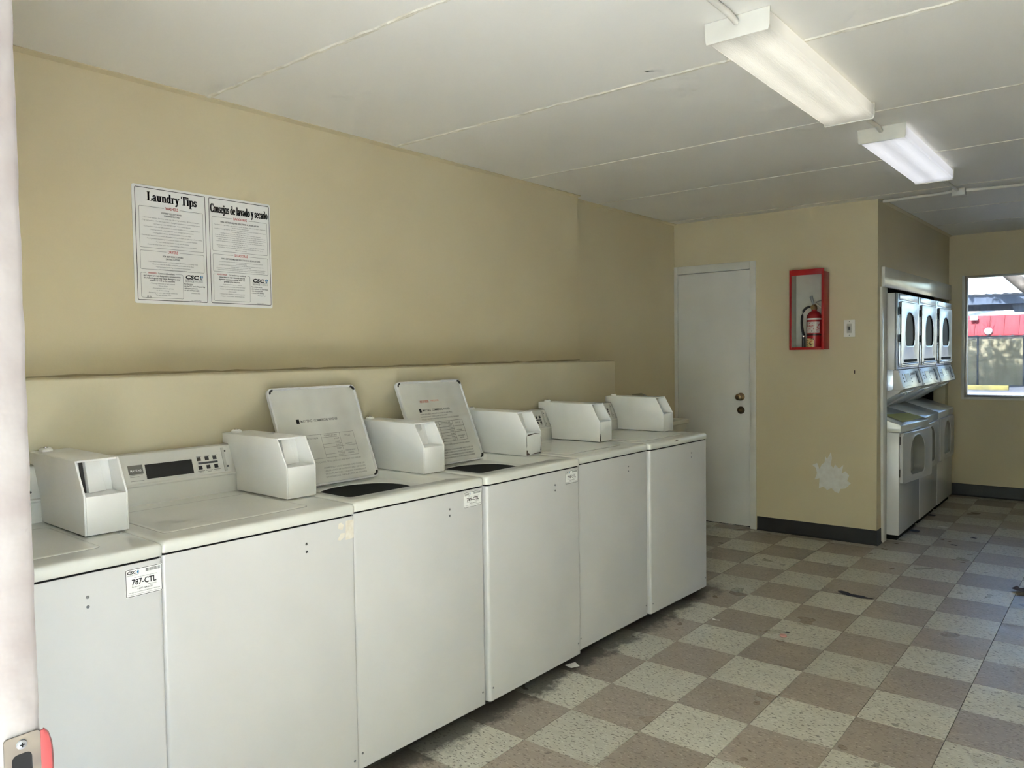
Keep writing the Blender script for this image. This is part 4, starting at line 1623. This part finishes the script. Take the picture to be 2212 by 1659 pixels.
# Spanish panel
frame_line(.310, SW - .006, .012, SH - .009, .006, .0022, BK)
pr.serif('Consejos de lavado y secado', .450, .383, .034, .266, BK)
boxed(.322, .580, .226, .366, 'LAVADORAS', .0105, .062)
pr.text('PARA OBTENER MEJORES RESULTADOS AL LAVAR LA ROPA', .451, .3445, .0062, .180, BK, .02)
lines(.451, .3335, .0083, [
    ('- Lavadoras de carga frontal - para obtener mejores resultados, utilice 1/4 de taza de detergente', .242), ('liquido de alto rendimiento', .078),
    ('- Lavadoras de carga superior - para obtener mejores resultados, utilice la cantidad de detergente', .242), ('recomendada por el fabricante', .084),
    ('- Clasifique la ropa por color y tipo de tela. Mantenga la ropa blanca separada', .190),
    ('- Antes del lavado, vacie los bolsillos hacia afuera para asegurarse de no lavar objetos de valor', .240),
    ('- Trate previamente las manchas y areas sucias con detergente liquido o quitamanchas', .240),
    ('- Utilizar suavizante para ropa directamente sobre las prendas puede causar manchas', .214),
    ('- Controle la temperatura de lavado para asegurarse que coincida con la recomendada para', .230), ('la tela y color de su ropa', .068),
    ('- Lea las instrucciones de lavado de la ropa para asegurarse de que son aptas para lavadora', .226),
    ('- Para obtener mejores resultados, coloque las prendas en la lavadora de modo que no', .212), ('rebose la maquina', .052)], .0042)
boxed(.322, .580, .142, .214, 'SECADORAS', .0105, .062)
pr.text('PARA OBTENER MEJORES RESULTADOS AL SECAR LA ROPA', .451, .1940, .0062, .180, BK, .02)
lines(.451, .1835, .0068, [('- Lea las instrucciones de secado de la ropa para asegurarse que son aptas para secadora', .206), ('secarse en maquina', .050),
                          ('- Coloque las prendas en la secadora de modo que rebose la maquina, para asegurarse', .212), ('de que toda la ropa quede bien seca', .092),
                          ('- Controle y limpie el filtro de pelusa para ayudar al correcto funcionamiento de la secadora', .232),
                          ('- Lea las instrucciones de secado de la ropa para asegurarse de que son aptas para secarse', .222)], .0042)
frame_line(.322, .490, .022, .132, .005, .0011, GR)
pr.o += pr.n * .4
pr.rect(.335, .478, .1275, .135, WH)
pr.o += pr.n * .4
pr.text('ADVERTENCIA:', .361, .1280, .0062, .044, RD, .02)
pr.text('Las lavadoras y secadoras', .432, .1280, .0062, .076, BK, .02)
pr.o -= pr.n * .8
lines(.406, .1180, .0092, [('comerciales no estan disenadas para las', .118), ('siguientes acciones, y podrian danar sus', .120), ('prendas y las maquinas:', .074)], .0062, BK, .02)
lines(.406, .0895, .0098, [('- Lavar material de goma o espuma', .086), ('- Utilizar quitarle de tintes, brillos de metal', .118), ('- Intentar limpiar prendas que tengan alquitran,', .116), ('grasa o aceite', .036), ('- Intentar lavar alfombras o edredones grandes', .116), ('- Usar monedas extranjeras', .110)], .0042)
# company mark and service lines at the foot of both panels; the square codes are left out
for a, b, txt, dl in ((.198, .103, ('For Service,', 'use the CSC Service Request App', 'visit www.cscsw.com', 'or call 1-877-264-6622'), 'Download Here'),
                      (.499, .108, ('Para solicitar servicio,', 'utilice la aplicacion CSC Service Request', 'visite www.cscsw.com', 'o llame al 1-877-264-6622'), 'Descargue Aqui')):
    pr.text('CSC', a + .003, b, .0150, .055, BK, .05, 'L', .18)
    e = (a + .070, b + .0075)
    pr.poly([(e[0] - .006, e[1] + .004), (e[0] + .001, e[1] - .002), (e[0] + .001, e[1] + .009)], BL)
    pr.poly([(e[0] + .002, e[1] - .002), (e[0] + .009, e[1] + .005), (e[0] + .003, e[1] + .010)], BL)
    pr.poly([(e[0] - .005, e[1] + .001), (e[0] + .001, e[1] - .011), (e[0] + .001, e[1] - .003)], BK)
    pr.poly([(e[0] + .002, e[1] - .003), (e[0] + .002, e[1] - .011), (e[0] + .008, e[1] + .002)], BL)
    pr.rect(a + .002, a + .078, b - .0025, b - .0017, GR)
    pr.text('SERVICE', a + .003, b - .0125, .0075, .037, GR, .01, 'L')
    pr.text('WORKS', a + .042, b - .0125, .0075, .036, GR, -.012, 'L')
    for k, s in enumerate(txt):
        pr.text(s, a - .002, b - .0225 - .0085 * k, .0054, (.036, .088, .056, .062)[k] if a < .3 else (.052, .080, .052, .060)[k], BK, .02, 'L')
    pr.text(dl, a + .046, b - .058, .0046, .038, BK)
    pr.text('CSC Service App' if a < .3 else 'Aplicacion CSC Service', a + .046, .016, .0044, .044, BK)
pr.strip([(.045, .020), (.047, .029), (.049, .021), (.051, .030), (.053, .022)], .0009, BK)
pr.strip([(.056, .021), (.058, .030), (.060, .022), (.062, .029)], .0009, BK)
pr.build('print', ['ink_black', 'ink_grey', 'ink_red', 'ink_blue', 'ink_violet', 'sign_white'], board)


# ------------------------------------------------------------------ extinguisher cabinet and extinguisher
CX0, CX1, CZ0, CZ1, CYF = -.277, -.031, 1.4185, 2.004, YF - .130
cab = empty('extinguisher_cabinet', ((CX0 + CX1) / 2, YF, CZ0))
tag(cab, 'open red metal fire extinguisher cabinet on the beige wall', 'cabinet')
def loc_c(m):
    m.v = [(x - (CX0 + CX1) / 2, y - YF, z - CZ0) for x, y, z in m.v]
    return m
t_ = .004
for nm, b in (('side_panel', (CX0, CX0 + t_, CYF, YF - .0005, CZ0, CZ1)), ('side_panel', (CX1 - t_, CX1, CYF, YF - .0005, CZ0, CZ1 - .018)),
              ('top_panel', (CX0 + t_, CX1 - t_, CYF, YF - .0005, CZ1 - .024, CZ1 - .018)), ('bottom_panel', (CX0 + t_, CX1 - t_, CYF, YF - .0005, CZ0, CZ0 + t_))):
    loc_c(MB().box(*b)).build(nm, 'red_paint', cab, bevel=.001)
m = MB()
f0 = CYF - .006
m.box(CX0 - .002, CX0 + .014, f0, CYF, CZ0 - .003, CZ1)
m.box(CX1 - .016, CX1 + .0, f0, CYF, CZ0 - .003, CZ1)
m.box(CX0 + .014, CX1 - .016, f0, CYF, CZ1 - .040, CZ1 + .002)
m.box(CX0 + .014, CX1 - .016, f0, CYF, CZ0 - .003, CZ0 + .016)
loc_c(m).build('front_frame', 'red_paint', cab, bevel=.0012)
m = MB()
m.box(CX0 + t_, CX1 - t_, YF - .004, YF - .001, CZ0 + t_, CZ1 - .024)
m.box(CX0 + t_, CX0 + t_ + .002, CYF + .002, YF - .004, CZ0 + t_, CZ1 - .024)
loc_c(m).build('lining', 'cabinet_lining', cab, smooth=False)

ex = empty('fire_extinguisher', (-.118, YF - .068, CZ0 + t_ + .0005))
tag(ex, 'red fire extinguisher with black hose inside the wall cabinet', 'fire extinguisher')
R_ = .054
m = MB()
m.lathe([(.046, 0), (.052, .004), (R_, .012), (R_, .225), (.051, .245), (.042, .262), (.028, .274), (.018, .279), (.018, .290), (0, .290)], (0, 0, 0), 'z', 32)
cyl = m.build('cylinder', 'extinguisher_red', ex, angle=50)
def wrap(name, z0, z1, a0, a1, mat, r=R_ + .0006):
    m = MB()
    N = 20
    vs, fs = [], []
    for k in range(N + 1):
        a = math.radians(a0 + (a1 - a0) * k / N)
        vs += [(r * math.cos(a), r * math.sin(a), z0), (r * math.cos(a), r * math.sin(a), z1)]
    for k in range(N):
        fs.append((2 * k, 2 * k + 2, 2 * k + 3, 2 * k + 1))
    m.add(vs, fs)
    return m.build(name, mat, cyl, angle=60)
mm, t = base_mat('label_worn', srgb(206, 196, 190), 0.5)
f = t.noise(t.coords('Object', (40, 40, 40)), 1.6, 5, .7)
t.link(t.ramp(f, [(.40, srgb(176, 44, 50)), (.47, srgb(212, 204, 198)), (.60, srgb(206, 200, 196)), (.66, srgb(60, 44, 46))]), t.p.inputs['Base Color'])
mm, t = base_mat('label_yellow', srgb(206, 186, 120), 0.5)
f = t.noise(t.coords('Object', (40, 40, 60)), 1.2, 3, .6)
t.link(t.ramp(f, [(.38, srgb(70, 54, 52)), (.46, srgb(206, 178, 108)), (.58, srgb(222, 206, 156)), (.66, srgb(190, 110, 60))]), t.p.inputs['Base Color'])
wrap('white_band', .212, .224, -170, -10, 'sign_white')
wrap('worn_label', .115, .198, -165, -30, 'label_worn')
wrap('yellow_label', .004, .075, -150, -75, 'label_yellow')
wrap('strap', .097, .106, -180, 180, 'hose_black', R_ + .0012)
m = MB()
m.lathe([(.020, .288), (.022, .296), (.019, .318), (.012, .326), (0, .328)], (0, 0, 0), 'z', 18)
m.lathe([(0, -.030), (.015, -.030), (.015, -.018), (0, -.016)], (-.004, 0, .305), 'y', 14)
val = m.build('valve', 'brass_old', ex)
m = MB()
m.hexa([(-.012, -.008, .322), (-.002, -.008, .326), (-.002, .008, .326), (-.012, .008, .322)], [(-.032, -.009, .382), (-.014, -.009, .392), (-.014, .009, .392), (-.032, .009, .382)])
m.build('carry_handle', 'steel_dull', ex, bevel=.002)
m = MB()
m.hexa([(.006, -.006, .330), (.016, -.006, .336), (.016, .006, .336), (.006, .006, .330)], [(.068, -.006, .278), (.074, -.006, .284), (.074, .006, .284), (.068, .006, .278)])
m.tube([(.010, 0, .335), (.020, -.002, .346), (.045, -.003, .352), (.072, -.002, .354)], .0035, 8)
m.build('squeeze_lever', 'chrome', ex, bevel=.0)
m = MB()
m.tube([(-.016, -.008, .308), (-.034, -.012, .309), (-.055, -.014, .302), (-.074, -.016, .280), (-.082, -.018, .245), (-.084, -.020, .205), (-.082, -.022, .165), (-.076, -.024, .130), (-.070, -.026, .105), (-.069, -.026, .092)], .0085, 10)
hose = m.build('hose', 'hose_black', ex, angle=60)
m = MB()
m.lathe([(.0085, .092), (.0115, .090), (.0125, .0), (0, .0)], (-.069, -.026, .001), 'z', 14)
m.build('nozzle', 'hose_black', hose)
m = MB()
m.lathe([(.010, .098), (.012, .098), (.012, .086), (.010, .086)], (-.069, -.026, .001), 'z', 14, caps=False)
m.build('ferrule', 'chrome', hose)

# light switch
sw = empty('light_switch', (.111, YF, 1.567))
tag(sw, 'white wall switch plate between the extinguisher cabinet and the corner', 'switch')
m = MB()
m.prism(rrect(-.039, .039, -.062, .062, .004, 3), 'y', -.006, -.0004)
pl = m.build('plate', 'switch_plate', sw, bevel=.0015)
m = MB()
m.prism(rrect(-.017, .017, -.034, .034, .002, 2), 'y', -.0072, -.0058)
m.build('toggle_surround', 'console_grey', pl, smooth=False)
m = MB()
m.hexa([(-.006, -.007, -.012), (.006, -.007, -.012), (.006, -.007, .010), (-.006, -.007, .010)], [(-.004, -.016, .006), (.004, -.016, .006), (.004, -.013, .012), (-.004, -.013, .012)])
m.build('toggle', 'plate_grey', sw, bevel=.001)
for z in (-.050, .050):
    MB().lathe([(0, -.0058), (.003, -.0062), (.0025, -.0072), (0, -.0074)], (0, 0, z), 'y', 10).build('screw', 'plate_grey', pl)

# ------------------------------------------------------------------ utility sink behind the last washer
sk = empty('utility_sink', (-1.09, 2.95, 0))
tag(sk, 'off white plastic utility sink in the corner beside the closed door', 'sink')
m = MB()
def ring(i, z, r=.03):
    return [(a, b, z) for a, b in rrect(-.19 + i, .19 - i, -.29 + i, .29 - i, r)]
m.loft([ring(.07, .62), ring(.055, .64), ring(.008, .872), ring(.0, .876), ring(.0, .902), ring(.012, .905), ring(.020, .900), ring(.030, .880), ring(.075, .66), ring(.085, .655)], True, True)
m.build('basin', 'sink_plastic', sk, angle=40)
for a in (-.13, .13):
    for b in (-.22, .22):
        MB().lathe([(.016, .0005), (.014, .62)], (a, b, 0), 'z', 10).build('leg', 'steel_dull', sk)
m = MB()
m.tube([(-.150, -.02, .900), (-.150, -.02, 1.04), (-.130, -.02, 1.090), (-.06, -.02, 1.100), (-.02, -.02, 1.085), (-.015, -.02, 1.06)], .010, 10)
m.build('faucet', 'chrome', sk, angle=60)
m = MB()
m.lathe([(.015, .903), (.015, .94), (.022, .945), (.020, .965), (0, .968)], (-.150, .07, 0), 'z', 14)
m.build('tap_knob', 'chrome', sk)


# ------------------------------------------------------------------ litter on the floor
def scrap(name, outline, c, z, mat, label, cat, curl=.004, th=.0008):
    m = MB()
    n = len(outline)
    top = [(a, b, z + curl * (math.sin(3.1 * k) * .5 + .5)) for k, (a, b) in enumerate(outline)]
    cen = (sum(p[0] for p in outline) / n, sum(p[1] for p in outline) / n, z + .0004)
    vs = top + [cen] + [(a, b, q + th) for a, b, q in top] + [(cen[0], cen[1], cen[2] + th)]
    fs = []
    for k in range(n):
        j = (k + 1) % n
        fs += [(k, n, j), (n + 1 + k, n + 1 + j, 2 * n + 1), (k, j, n + 1 + j, n + 1 + k)]
    m.add(vs, fs)
    o = m.build(name, mat, None, loc=(c[0], c[1], 0.0004), angle=60)
    return tag(o, label, cat)


scrap('paper_scrap', [(-.10, .028), (-.085, .045), (-.05, .040), (-.02, .012), (.04, .018), (.075, -.004), (.105, .004), (.098, -.014), (.055, -.020), (.02, -.030), (-.03, -.022), (-.07, -.004)], (.495, 2.455), 0, 'dark_scrap',
      'long torn dark scrap lying on the checkered floor', 'scrap', .006)
scrap('paper_scrap', [(-.022, .004), (-.012, .012), (.004, .004), (.020, .010), (.026, .002), (.008, -.008), (-.012, -.004)], (.031, 1.598), 0, 'paper_scrap',
      'small curled white paper scrap on a taupe tile', 'scrap', .010)
scrap('paper_scrap', [(-.03, -.02), (.03, -.025), (.045, .012), (-.01, .03)], (.565, 4.64), 0, 'paper_scrap', 'small white paper bit in front of the dryers', 'scrap', .008)
m = MB().lathe([(.016, .0), (.018, .003), (.016, .008), (.008, .009), (0, .009)], (0, 0, 0), 'z', 16)
tag(m.build('bottle_cap', 'pink_scrap', None, loc=(.394, 1.585, .0004)), 'small pale pink cap lying on a speckled tile', 'cap')
scrap('dark_crumb', [(-.012, -.006), (.010, -.010), (.014, .006), (-.006, .010)], (.392, 1.645), 0, 'dark_scrap', 'tiny dark crumb beside the pink cap', 'crumb', .005)
scrap('dark_crumb', [(-.020, -.010), (.016, -.016), (.024, .008), (-.008, .018)], (.818, 4.375), 0, 'dark_scrap', 'dark crumb on a pale tile far from the dryers', 'crumb', .006)
scrap('dark_crumb', [(-.022, -.008), (.018, -.012), (.026, .006), (-.012, .014)], (.738, 4.064), 0, 'dark_scrap', 'dark crumb on a taupe tile before the dryers', 'crumb', .004)
scrap('dark_crumb', [(-.03, -.03), (.035, -.02), (.03, .03), (-.02, .035)], (.425, 4.36), 0, 'dark_scrap', 'dark lint tuft under the edge of the near dryer', 'crumb', .014)
scrap('dark_crumb', [(-.025, -.03), (.03, -.02), (.028, .03), (-.02, .03)], (.415, 5.05), 0, 'dark_scrap', 'dark lint tuft under the edge of the middle dryer', 'crumb', .014)
scrap('dry_leaf', [(-.05, -.02), (-.02, -.05), (.03, -.045), (.06, -.01), (.055, .03), (.02, .05), (-.02, .035), (-.035, .045), (-.06, .01)], (1.250, 3.09), 0, 'brown_leaf',
      'curled dry brown leaf at the right edge of the floor', 'leaf', .03)
scrap('paper_scrap', [(-.03, -.02), (.012, -.03), (.03, .012), (-.01, .035)], (-.232, .655), 0, 'paper_scrap', 'pale paper scrap poking out under the second raised-lid washer', 'scrap', .012)


# ------------------------------------------------------------------ the yard outside
def ground(name, x0, x1, y0, y1, mat, label):
    o = MB().box(x0, x1, y0, y1, -.06, -.006).build(name, mat, smooth=False)
    return struct(o, label, 'ground')


ground('ground_front', -30, 1.25, -30, -2.03, 'ground_dim', 'unseen ground outside the entrance, made dark to cut bounced light')  # unseen ground, darkened on this side to cut bounced light
ground('ground_pale', 1.25, 30, -30, -2.03, 'ground_bounce', 'unseen ground beside the entrance, made pale to bounce light in')  # unseen ground, kept pale here to bounce sunlight into the room
nb = MB().box(-16, 18, -16, -8.2, -.005, 6.2).build('wall_sky_block', 'wall_paint', smooth=False)  # unseen wall added to block the sky and shade the ground
struct(nb, 'unseen wall added across from the entrance to block sky and sun', 'wall')
ground('ground_left', -30, -1.47, -2.03, 6.37, 'outdoor_gravel', 'gravel yard beyond the long wall')
ground('ground_right', 2.90, 30, -2.03, 6.37, 'outdoor_gravel', 'gravel yard beyond the side windows')
ground('ground_back', -30, 30, 6.37, 22.2, 'outdoor_gravel', 'gravel yard behind the building seen through the window')
ground('path_strip', -30, 30, 22.2, 25.6, 'outdoor_concrete', 'pale concrete strip across the yard')
ground('ground_far', -30, 30, 25.6, 60, 'outdoor_gravel', 'shaded gravel in front of the far wall')

m = MB()
m.prism([(-.09, 0), (-.07, .13), (-.05, .15), (.05, .15), (.07, .13), (.09, 0)], 'x', -1.2, .0)
m.v = [(x, y, z) for x, y, z in m.v]
o = m.build('parking_bumper', 'kerb_yellow', None, loc=(-1.42, 27.0, -.005), bevel=.01)
tag(o, 'faded yellow parking bumper on the gravel outside the window', 'parking bumper')

# tan block wall, block by block only in its courses near the view
bw = MB().box(-12, 6, 30.62, 30.80, -.005, 1.66).build('block_wall', 'tan_block', smooth=False)
tag(bw, 'tan block wall dappled with shade across the yard', 'wall')
pr_ = MB()
for r_ in range(8):
    for k in range(12):
        x = -4.6 + k * .41 + (.2 if r_ % 2 else 0)
        MB().box(x, x + .40, 30.60, 30.62, r_ * .207, r_ * .207 + .197).build('block', 'tan_block', bw, smooth=False) if r_ > 2 else None

# chain link fence
fe = empty('chain_link_fence', (-2, 30, 0))
tag(fe, 'chain link fence in front of the tan block wall', 'fence')
for x in (-6, -3.35, -.7, .69, 3.3):
    MB().lathe([(.03, 0), (.03, 1.77), (.02, 1.79), (0, 1.80)], (x, 0, -.005), 'z', 8).build('post', 'fence_steel', fe)
m = MB()
m.tube([(-8, 0, 1.75), (5, 0, 1.75)], .022, 8)
m.build('top_rail', 'fence_steel', fe)
m = MB()
for k in range(150):
    x = -4.5 + k * .06
    for s in (-1, 1):
        a, b = (x, -.012, .04), (x + s * 1.7, -.012, 1.74)
        m.add([(a[0] - .003, a[1], a[2]), (a[0] + .003, a[1], a[2]), (b[0] + .003, b[1], b[2]), (b[0] - .003, b[1], b[2]),
               (a[0], a[1] + .004, a[2]), (b[0], b[1] + .004, b[2])], [(0, 1, 2, 3), (1, 4, 5, 2), (4, 0, 3, 5)])
o = m.build('wire_mesh', 'fence_steel', fe, smooth=False)
o['kind'] = 'stuff'

# white building with red awning and roof cooler
wb2 = empty('white_building', (-2.5, 36, 0))
tag(wb2, 'low white building with a red awning across the yard', 'building')
m = MB()
m.box(-9, 7, 0, 7, -.005, 3.55)
m.build('wall', 'building_white', wb2, smooth=False)
m = MB()
m.box(-9.3, 7.3, -.25, 7.2, 3.56, 3.66)
m.build('roof', 'building_white', wb2, smooth=False)
m = MB()
m.hexa([(-1.6, -.06, 2.62), (-1.6, -.01, 2.62), (2.0, -.01, 3.42), (2.0, -.06, 3.42)], [(-1.6, -.06, 2.74), (-1.6, -.01, 2.74), (2.0, -.01, 3.54), (2.0, -.06, 3.54)])
m.build('gable_trim', 'beam_grey', wb2, smooth=False)
for k in range(12):
    x = -2.62 + k * .485
    m = MB()
    m.hexa([(x, -3.35, 1.84), (x + .475, -3.35, 1.84), (x + .475, -3.30, 1.84), (x, -3.30, 1.84)], [(x, -2.95, 2.60), (x + .475, -2.95, 2.60), (x + .475, -2.90, 2.60), (x, -2.90, 2.60)])
    m.build('awning_panel', 'awning_red', wb2, bevel=.006)
m = MB()
m.box(-2.7, 3.3, -2.95, -.0, 2.58, 2.60)
m.build('awning_top', 'building_white', wb2, smooth=False)
for k in range(15):
    x = -2.62 + k * .40
    m = MB()
    m.prism([(x, 1.84), (x + .38, 1.84), (x + .30, 1.765), (x + .08, 1.765)], 'y', -3.355, -3.34)
    m.build('scallop', 'awning_red', wb2, smooth=False)
m = MB()
m.box(-.85, -.60, -3.25, -3.10, 2.42, 2.60)
m.build('floodlight', 'building_white', wb2, bevel=.02)
m = MB()
m.lathe([(0, -.03), (.12, -.03), (.14, .0), (.14, .04), (0, .04)], (-.22, -3.38, 1.98), 'y', 18)
m.build('round_lamp', 'building_white', wb2)
for k in range(3):
    m = MB()
    m.tube([(-.10 - .18 * k, -3.37, 2.5 - .1 * k), (-.14 - .1 * k, -3.40, 2.2), (-.2, -3.41, 2.05)], .010, 6)
    m.build('cable', 'awning_red', wb2)
ac = empty('roof_cooler', (-2.94, 37.3, 3.66))
tag(ac, 'boxy white cooler on the flat roof across the yard', 'cooler')
MB().box(-.39, .39, -.4, .4, .06, .67).build('housing', 'cooler_white', ac, bevel=.02)
for a in (-.3, .3):
    MB().box(a - .03, a + .03, -.4, .4, 0, .062).build('skid', 'beam_grey', ac, smooth=False)
MB().box(-.30, .30, -.408, -.399, .14, .58).build('louver_panel', 'cooler_white', ac, bevel=.004)

# carport edge: fascia beam, corrugated sheet, bracket
cp_ = empty('carport', (0, 13, 0))
tag(cp_, 'grey carport with corrugated roof outside the window', 'carport')
m = MB()
m.hexa([(-7, 0, 2.20), (4, 0, 2.07), (4, .12, 2.07), (-7, .12, 2.20)], [(-7, 0, 2.345), (4, 0, 2.215), (4, .12, 2.215), (-7, .12, 2.345)])
m.build('fascia', 'beam_grey', cp_, smooth=False)
m = MB()
N = 200
vs, fs = [], []
for k in range(N + 1):
    x = -7 + 11 * k / N
    z = 2.366 - .0118 * (x + 7) + .012 * math.sin(x * 2 * PI / .14)
    vs += [(x, -.04, z), (x, 3.2, z + .10), (x, -.04, z + .003), (x, 3.2, z + .103)]
for k in range(N):
    a, b = 4 * k, 4 * k + 4
    fs += [(a, b, b + 1, a + 1), (a + 2, a + 3, b + 3, b + 2), (a, a + 2, b + 2, b), (a + 1, b + 1, b + 3, a + 3)]
m.add(vs, fs)
m.build('corrugated_sheet', 'steel_dull', cp_, angle=80)
m = MB()
m.hexa([(-7, 2.9, 2.20), (4, 2.9, 2.07), (4, 3.0, 2.07), (-7, 3.0, 2.20)], [(-7, 2.9, 2.40), (4, 2.9, 2.27), (4, 3.0, 2.27), (-7, 3.0, 2.40)])
m.build('rear_beam', 'beam_grey', cp_, smooth=False)
m = MB()
m.hexa([(.145, .13, 1.985), (.70, .13, 1.94), (.70, .30, 1.94), (.145, .30, 1.985)], [(.10, .13, 2.14), (.70, .13, 2.13), (.70, .30, 2.13), (.10, .30, 2.14)])
m.build('bracket', 'beam_grey', cp_, smooth=False)
for x in (-4.2, 2.6):
    MB().box(x - .05, x + .05, .01, .11, -.005, 2.09).build('post', 'beam_grey', cp_, smooth=False)

# leaning tree trunk outside, and the shade trees over the far wall
tr = empty('leaning_tree', (2.4, 12.6, 0))
tag(tr, 'leaning tree limb crossing the top corner of the window', 'tree')
m = MB()
P_ = [(2.5, -.006), (2.1, .6), (1.35, 1.36), (.81, 1.90), (.324, 2.38), (.095, 2.61), (-.31, 3.05), (-.95, 3.7)]
m.tube([(x - 2.4, 0, z) for x, z in P_], [.19, .16, .13, .105, .096, .092, .08, .05], 14)
m.build('trunk', 'bark', tr, angle=70)
def leaves(parent, n, box, size, name='foliage'):
    m = MB()
    for k in range(n):
        c = Vector([random.uniform(a, b) for a, b in box])
        a = Vector((random.gauss(0, 1), random.gauss(0, 1), random.gauss(0, 1))).normalized()
        b = a.orthogonal().normalized()
        s = size * random.uniform(.6, 1.3)
        m.add([c - a * s, c + b * s * .5, c + a * s, c - b * s * .5], [(0, 1, 2, 3)])
    o = m.build(name, 'leaf_green', parent, smooth=False)
    o['kind'] = 'stuff'
    return o
leaves(tr, 400, ((-4.4, -2.6), (-.9, .25), (3.3, 4.6)), .06)
for q, (x, y) in enumerate(((-3.8, 26.4), (-.62, 26.9))):
    t_e = empty('shade_tree', (x, y, 0))
    tag(t_e, 'shade tree left of the yard wall' if q == 0 else 'shade tree right of the yard wall', 'tree')
    tx = -3.0 if q == 0 else 2.3
    m = MB()
    m.tube([(tx, 0, -.006), (tx * .9, 0, 1.8), (tx * .5, 0, 3.4), (0, 0, 4.8)], [.16, .13, .10, .05], 10)
    m.build('trunk', 'bark', t_e, angle=70)
    leaves(t_e, 2300, ((-1.42, 1.42), (-1.2, 1.2), (3.9, 6.0)), .13)
